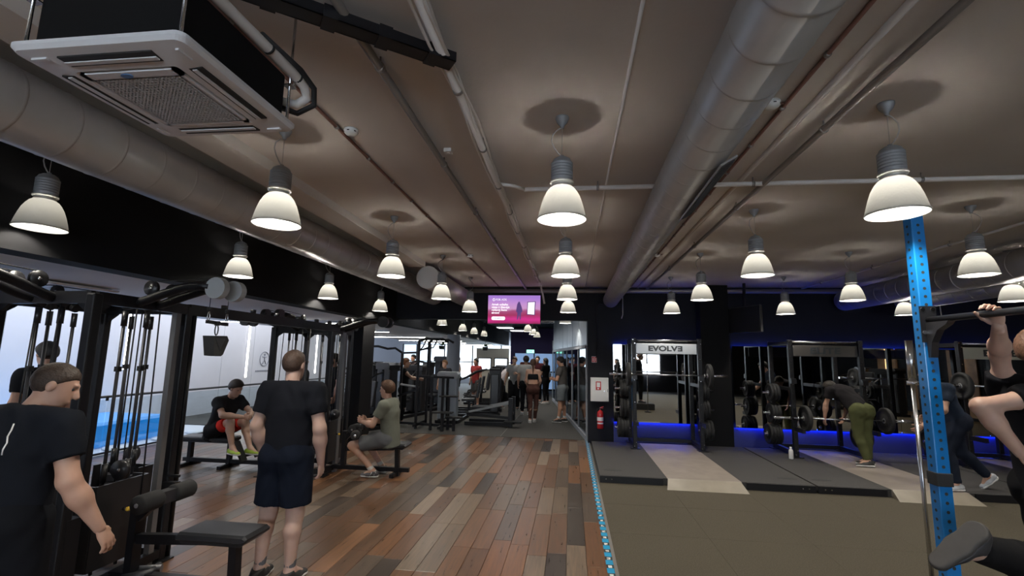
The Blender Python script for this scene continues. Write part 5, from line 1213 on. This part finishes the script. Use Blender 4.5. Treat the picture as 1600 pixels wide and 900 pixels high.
# people behind the standing man
person('person in black T-shirt mostly hidden behind the standing man', (-4.72, 7.9, 0), -.6, dict(), s=1.0, vox=.018, hair=(.02, .015, .01), skin=PALE)
person('person glimpsed between the uprights of the far tower', (-4.95, 9.6, 0), 2.4, dict(), s=1.0, vox=.018, hair=(.02, .015, .01), skin=(.45, .25, .17))
# seated man in grey
L6 = (-2.66, 7.0, 0)
person('man in grey T-shirt and grey shorts sitting on the bench of the far tower', L6, PI/2-.05, dict(pelvis=(0, 0, .58), waist=(0, .02, .72), chest=(0, .03, .94), neck=(0, .06, 1.10), head=(0, .10, 1.265), sr=(.17, .05, 1.05), sl=(-.18, .05, 1.04), hr=(.09, .06, .56), hl=(-.09, .06, .56), kr=(.16, .50, .50), kl=(-.16, .52, .46),
       ar=(.25, .22, .10), al=(-.06, .22, .10), er=(.25, .20, .78), el=(-.25, .18, .78), wr=(.05, .42, .80), wl=(-.07, .42, .79), tl=(-.1, 1, 0), tr=(.1, 1, 0)), look=(.15, 1, -.02), hair=(.09, .042, .02), skin=(.55, .33, .24), shirt=(.155, .165, .135), pants=(.13, .135, .14), shoe=(.09, .085, .09), sock=(.6, .58, .55), vox=.011, short_t=.72, pant_loose=.022, hem=.14,
       hands=dict(r=dict(d=(-.4, 1, .3), n=(-1, -.2, 0)), l=dict(d=(.35, 1, .35), n=(1, -.2, 0))))
# corridor
V = .020
person('man in light grey T-shirt and black trousers walking towards the camera in the corridor', (-1.93, 16.4, 0), PI-.1, dict(er=(.26, .02, 1.15), wr=(.30, .10, .93), el=(-.30, .02, 1.20), wl=(-.14, .26, 1.22), kr=(.10, .10, .5), ar=(.11, .1, .085), al=(-.1, -.12, .085)), hair=(.05, .025, .015), shirt=(.30, .30, .30), pants=(.012, .012, .014), shorts=False, vox=V, s=1.0, pant_loose=.035)
person('woman with ponytail in black crop top and brown leggings walking away', (-1.06, 13.5, 0), .05, dict(er=(.21, .0, 1.17), wr=(.16, .14, 1.0), el=(-.21, 0, 1.17), wl=(-.16, .14, 1.0), al=(-.07, -.1, .085), ar=(.06, .06, .085), kl=(-.07, .0, .5)), s=.97, fem=True, hairstyle='tail', hair=(.10, .045, .025), crop_top=True, shirt=(.012, .012, .013), pants=(.075, .035, .028), shorts=False, shoe=(.6, .58, .55), vox=.016, pant_loose=.004)
person('person in white T-shirt and black leggings ahead of the ponytailed woman', (-1.42, 15.2, 0), .1, dict(), s=1.02, shirt=(.50, .47, .42), pants=(.012, .012, .014), shorts=False, vox=V, hair=(.03, .02, .015), pant_loose=.01, shoe=(.5, .5, .5))
person('person in dark red top standing far down the corridor', (-1.35, 19.4, 0), PI, dict(), s=1.02, shirt=(.06, .015, .02), pants=(.012, .012, .014), shorts=False, vox=V, hair=(.02, .015, .01))
person('woman with long dark hair in black standing by the corridor glass', (-.98, 18.9, 0), 1.0, dict(wl=(-.1, .3, 1.2), el=(-.22, .08, 1.15)), s=.98, fem=True, hairstyle='long', hair=(.012, .009, .008), shirt=(.012, .012, .013), pants=(.012, .012, .013), shorts=False, shoe=(.6, .58, .55), vox=V, pant_loose=.006)
person('man in grey T-shirt and grey shorts holding a phone by the corridor glass', (-.25, 13.75, 0), PI/2-.35, dict(er=(.23, .05, 1.15), wr=(.10, .28, 1.16), el=(-.24, .06, 1.15), wl=(-.08, .29, 1.16), ar=(.15, -.02, .085), al=(-.14, .05, .085), head=(0, .06, 1.64)), look=(0, .95, -.25), hair=(.02, .016, .013), shirt=(.085, .078, .075), pants=(.18, .20, .21), shoe=(.03, .03, .03), sock=(.7, .7, .68), vox=.015, short_t=.80, s=1.02, pant_loose=.03, skin=(.58, .30, .19))
t = thing('mobile_phone', 'black mobile phone in the hands of the man in grey by the glass', 'phone', (-.60, 13.86, 1.20)); MB().box(-.035, -.004, 0, .035, .004, .14, .003).build('case', 'black_plastic', t); MB().box(-.032, .004, .004, .032, .005, .136).build('screen', 'black_metal', t)
person('person seen beyond the corridor end doors', (-2.35, 24.6, 0), PI, dict(), s=1.0, shirt=(.3, .1, .08), pants=(.02, .02, .02), shorts=False, vox=.024)
# people among the machines
BEND = dict(waist=(0, .06, 1.08), chest=(0, .22, 1.22), neck=(0, .36, 1.30), head=(0, .48, 1.38), sr=(.17, .32, 1.25), sl=(-.17, .32, 1.25), er=(.22, .46, 1.02), el=(-.22, .46, 1.02), wr=(.15, .62, .95), wl=(-.15, .62, .95))
person('person in white top bending over an exercise bike by the aisle', (-2.5, 16.9, 0), -1.2, BEND, s=1.0, shirt=(.55, .5, .52), pants=(.015, .015, .016), shorts=False, vox=V, hair=(.35, .2, .1), fem=True, hairstyle='tail')
person('person with red top behind the weight machines near the round column', (-3.4, 17.05, 0), 2.6, dict(), s=.95, shirt=(.35, .05, .05), pants=(.1, .1, .1), vox=V, hair=(.02, .015, .01))
person('shirtless-looking person in tan vest behind the weight machines near the cream partition', (-4.45, 18.6, 0), 2.0, dict(), s=.98, shirt=(.40, .28, .2), pants=(.02, .02, .02), sleeve=.05, vox=V, hair=(.02, .015, .01))
person('woman in black leggings using the tall bar frame', (-4.35, 12.2, 0), -1.2, dict(er=(.22, .2, 1.25), wr=(.15, .42, 1.22), el=(-.22, .2, 1.25), wl=(-.15, .42, 1.22), kl=(-.1, -.02, .5), al=(-.1, -.22, .1)), s=.95, fem=True, hairstyle='tail', hair=(.25, .10, .04), shirt=(.02, .02, .02), pants=(.015, .015, .016), shorts=False, shoe=(.7, .7, .68), vox=.018, sleeve=.05, pant_loose=.004)
person('person whose brown hair shows over the silver-topped machine', (-3.98, 14.9, 0), 2.8, dict(), s=.92, shirt=(.03, .03, .035), pants=(.02, .02, .02), vox=V, hair=(.25, .13, .06))
person('bare-armed person far back in front of the bright windows', (-6.2, 18.4, 0), 2.6, dict(), s=1.0, shirt=(.05, .03, .03), pants=(.02, .02, .02), sleeve=.05, vox=V, hair=(.02, .015, .01), skin=(.55, .28, .18))
# person leaning on the barbell
LG = (4.92, 8.98, PH)
person('person in black T-shirt and olive green trousers leaning over the barbell', LG, .25, dict(pelvis=(0, .02, .90), waist=(-.02, .10, 1.03), chest=(-.06, .27, 1.17), neck=(-.09, .40, 1.24), head=(-.11, .52, 1.22), sr=(.10, .33, 1.20), sl=(-.26, .35, 1.20), er=(.12, .40, .93), el=(-.32, .40, .95), wr=(.05, .44, .72), wl=(-.34, .42, .72),
       hr=(.085, .0, .88), hl=(-.09, .0, .88), kr=(.08, .03, .48), kl=(-.09, .0, .48), ar=(.09, .03, .085), al=(-.07, -.12, .085), tl=(-1, .35, 0), tr=(-.9, .5, 0)), look=(-.1, .8, -.5), s=1.0, fem=True, hairstyle='short', hair=(.02, .015, .01), shirt=(.02, .018, .02), pants=(.085, .092, .040), shorts=False, shoe=(.03, .03, .03), vox=.012, pant_loose=.020, hem=.02, sleeve=.55)
# walker behind the blue post
LW = (5.36, 7.58, PH)
person('person in dark clothes striding to the left behind the blue post', LW, PI/2, dict(pelvis=(0, 0, .90), waist=(0, .05, 1.05), chest=(0, .14, 1.25), neck=(0, .22, 1.40), head=(0, .30, 1.55), sr=(.17, .17, 1.36), sl=(-.17, .17, 1.36), er=(.22, .08, 1.10), wr=(.2, .25, .95), el=(-.25, .30, 1.08), wl=(-.20, .55, .86), kl=(-.10, .22, .52), al=(-.11, .14, .09), kr=(.10, -.10, .48), ar=(.11, -.42, .17), tr=(0, .8, -.6)),
       shirt=(.02, .028, .045), pants=(.014, .018, .03), shorts=False, shoe=(.45, .47, .5), vox=.014, hair=(.02, .015, .012), sock=(.7, .7, .65))
# person at the right edge holding the bar, leg swung back
LR = (2.46, 2.92, .22); RZ = -PI/2+.1; RI = Matrix.Rotation(-RZ, 3, 'Z')
person('person in black at the right edge gripping the pull-up bar, one leg swung back', LR, RZ, {**WJ(LR, RZ, dict(pelvis=(2.50, 2.92, 1.19), waist=(2.50, 2.92, 1.35), chest=(2.47, 2.92, 1.55), neck=(2.49, 2.92, 1.71), head=(2.55, 2.92, 1.87), sr=(2.42, 2.78, 1.655), sl=(2.44, 3.06, 1.67), er=(2.11, 2.80, 1.59), wr=(2.27, 2.80, 1.36), el=(2.33, 2.93, 1.86), wl=(2.185, 2.73, 2.00),
       hr=(2.52, 2.83, 1.16), hl=(2.52, 3.01, 1.16), kr=(2.13, 2.60, .90), ar=(1.73, 2.42, 1.02), kl=(2.53, 3.01, .74), al=(2.51, 3.01, .31), tr=(2.46-.72, 2.92+.1, .22-.68), tl=(3.46, 2.92, .22)))}, sole=(.045, .042, .04), build=.92, s=1.0, shirt=(.010, .010, .012), pants=(.008, .008, .009), shorts=False, shoe=(.03, .03, .035), hair=(.12, .06, .035), skin=(.52, .33, .25), vox=.010, sleeve=.5, look=(0, 1, 0), sock=(.2, .2, .2),
       hands=dict(l=dict(d=RI @ Vector((-.15, -.1, 1)), n=RI @ Vector((-1, -.1, -.1)), curl=1.0), r=dict(d=RI @ Vector((.7, .1, -.5)), curl=.3)))
t = thing('plyo_box', 'low black plyometric step at the right edge under the swinging person', 'box', (2.6, 3.0, 0)); MB().box(-.35, -.35, 0, .35, .35, .2, .01).build('body', 'black_rubber', t); MB().box(-.33, -.33, .2, .33, .33, .22, .008).build('top_mat', 'black_rubber', t)
# ================================================================== BEHIND THE CAMERA (seen in the mirrors)
wm = struct('window_2', MB().box(-3.0, -6.98, .9, 5.0, -6.94, 2.6), 'screen_bright')  # bright window the mirror shows, widened to brighten the ceiling
for xx in np.linspace(-3, 5, 7): MB().box(xx-.04, -6.94, .86, xx+.04, -6.88, 2.64).build('window_frame', 'black_metal', wm)
for x0 in (-.5, 1.4, 3.3):
    t = thing('wood_wall_panel', 'warm lit wooden wall panel out of frame to the right, seen in the long mirror, %s' % {-.5: 'far', 1.4: 'middle', 3.3: 'near'}[x0], 'wall panel', (12.96, x0, 0), PI/2, 'warm wooden panels behind the camera'); MB().box(-.6, -.02, .1, .6, .02, 2.6).build('board', 'wood_warm', t); MB().box(-.04, .02, .5, .04, .05, 2.4).build('light_strip', 'warm_glow', t)
for i, (x, y, rz) in enumerate(((11.4, .4, 1.4), (11.2, 2.6, 1.7), (3.0, -4.6, .2), (9.6, 4.6, 1.2))):
    selector_machine('black weight machine out of frame, %s of those reflected in the mirrors' % ORD[i], (x, y, 0), rz, 1.6, 'black_plastic', 'black_plastic', True, 'press', .55, True)
person('man in navy T-shirt behind the camera reflected in the long mirror', (5.9, 1.2, 0), -.2, dict(), shirt=(.02, .03, .06), pants=(.015, .015, .02), vox=.02, hair=(.03, .015, .01))
person('dark-clothed person behind the camera reflected in the first mirror', (2.2, -2.5, 0), 1.2, dict(), shirt=(.012, .012, .014), pants=(.012, .012, .014), shorts=False, vox=.02, hair=(.02, .015, .01))

# printed stripes that lie on clothing and shoes (found by casting the sight line onto the garment)
def sight_line_hits(o, pts):
    bpy.context.view_layer.update(); inv = o.matrix_world.inverted(); out_ = []
    for px_, py_ in pts:
        d = (fw*F_PX + r2*(px_-800) - u2*(py_-450)).normalized(); org = Vector((0, 0, CAM_H))
        ok, loc, n_, _ = o.ray_cast(inv @ org, (inv.to_3x3() @ d).normalized())
        if ok: out_.append(loc+n_*.001)
    return out_
def stripe(label_start, child, pts, r, mt='white_sticker', which=0):
    for o in bpy.data.objects:
        if o.parent is None and str(o.get('label', '')).startswith(label_start):
            ch = [c for c in o.children if c.name.split('.')[0] == child]
            q = sight_line_hits(ch[which], pts)
            if len(q) > 1:
                s_ = MB().tube(q, r, 6).build('printed_stripe', mt, ch[which])
            return
stripe('man in black T-shirt at the left edge', 'shirt', [(22, 662), (18, 672), (12, 682), (11, 692), (5, 702), (3, 711)], .0035)
for w_ in (0, 1):
    stripe('person in black at the right edge', 'shoe', [(1482+i_, 832+j_) for i_, j_ in ((14, -8), (10, 2), (6, 10), (0, 16), (-4, 24))], .004, which=w_)
    for k in range(3): stripe('man in grey T-shirt and grey shorts sitting', 'shoe', [(578+k*6, 743), (581+k*6, 738), (584+k*6, 733)], .004, which=w_)
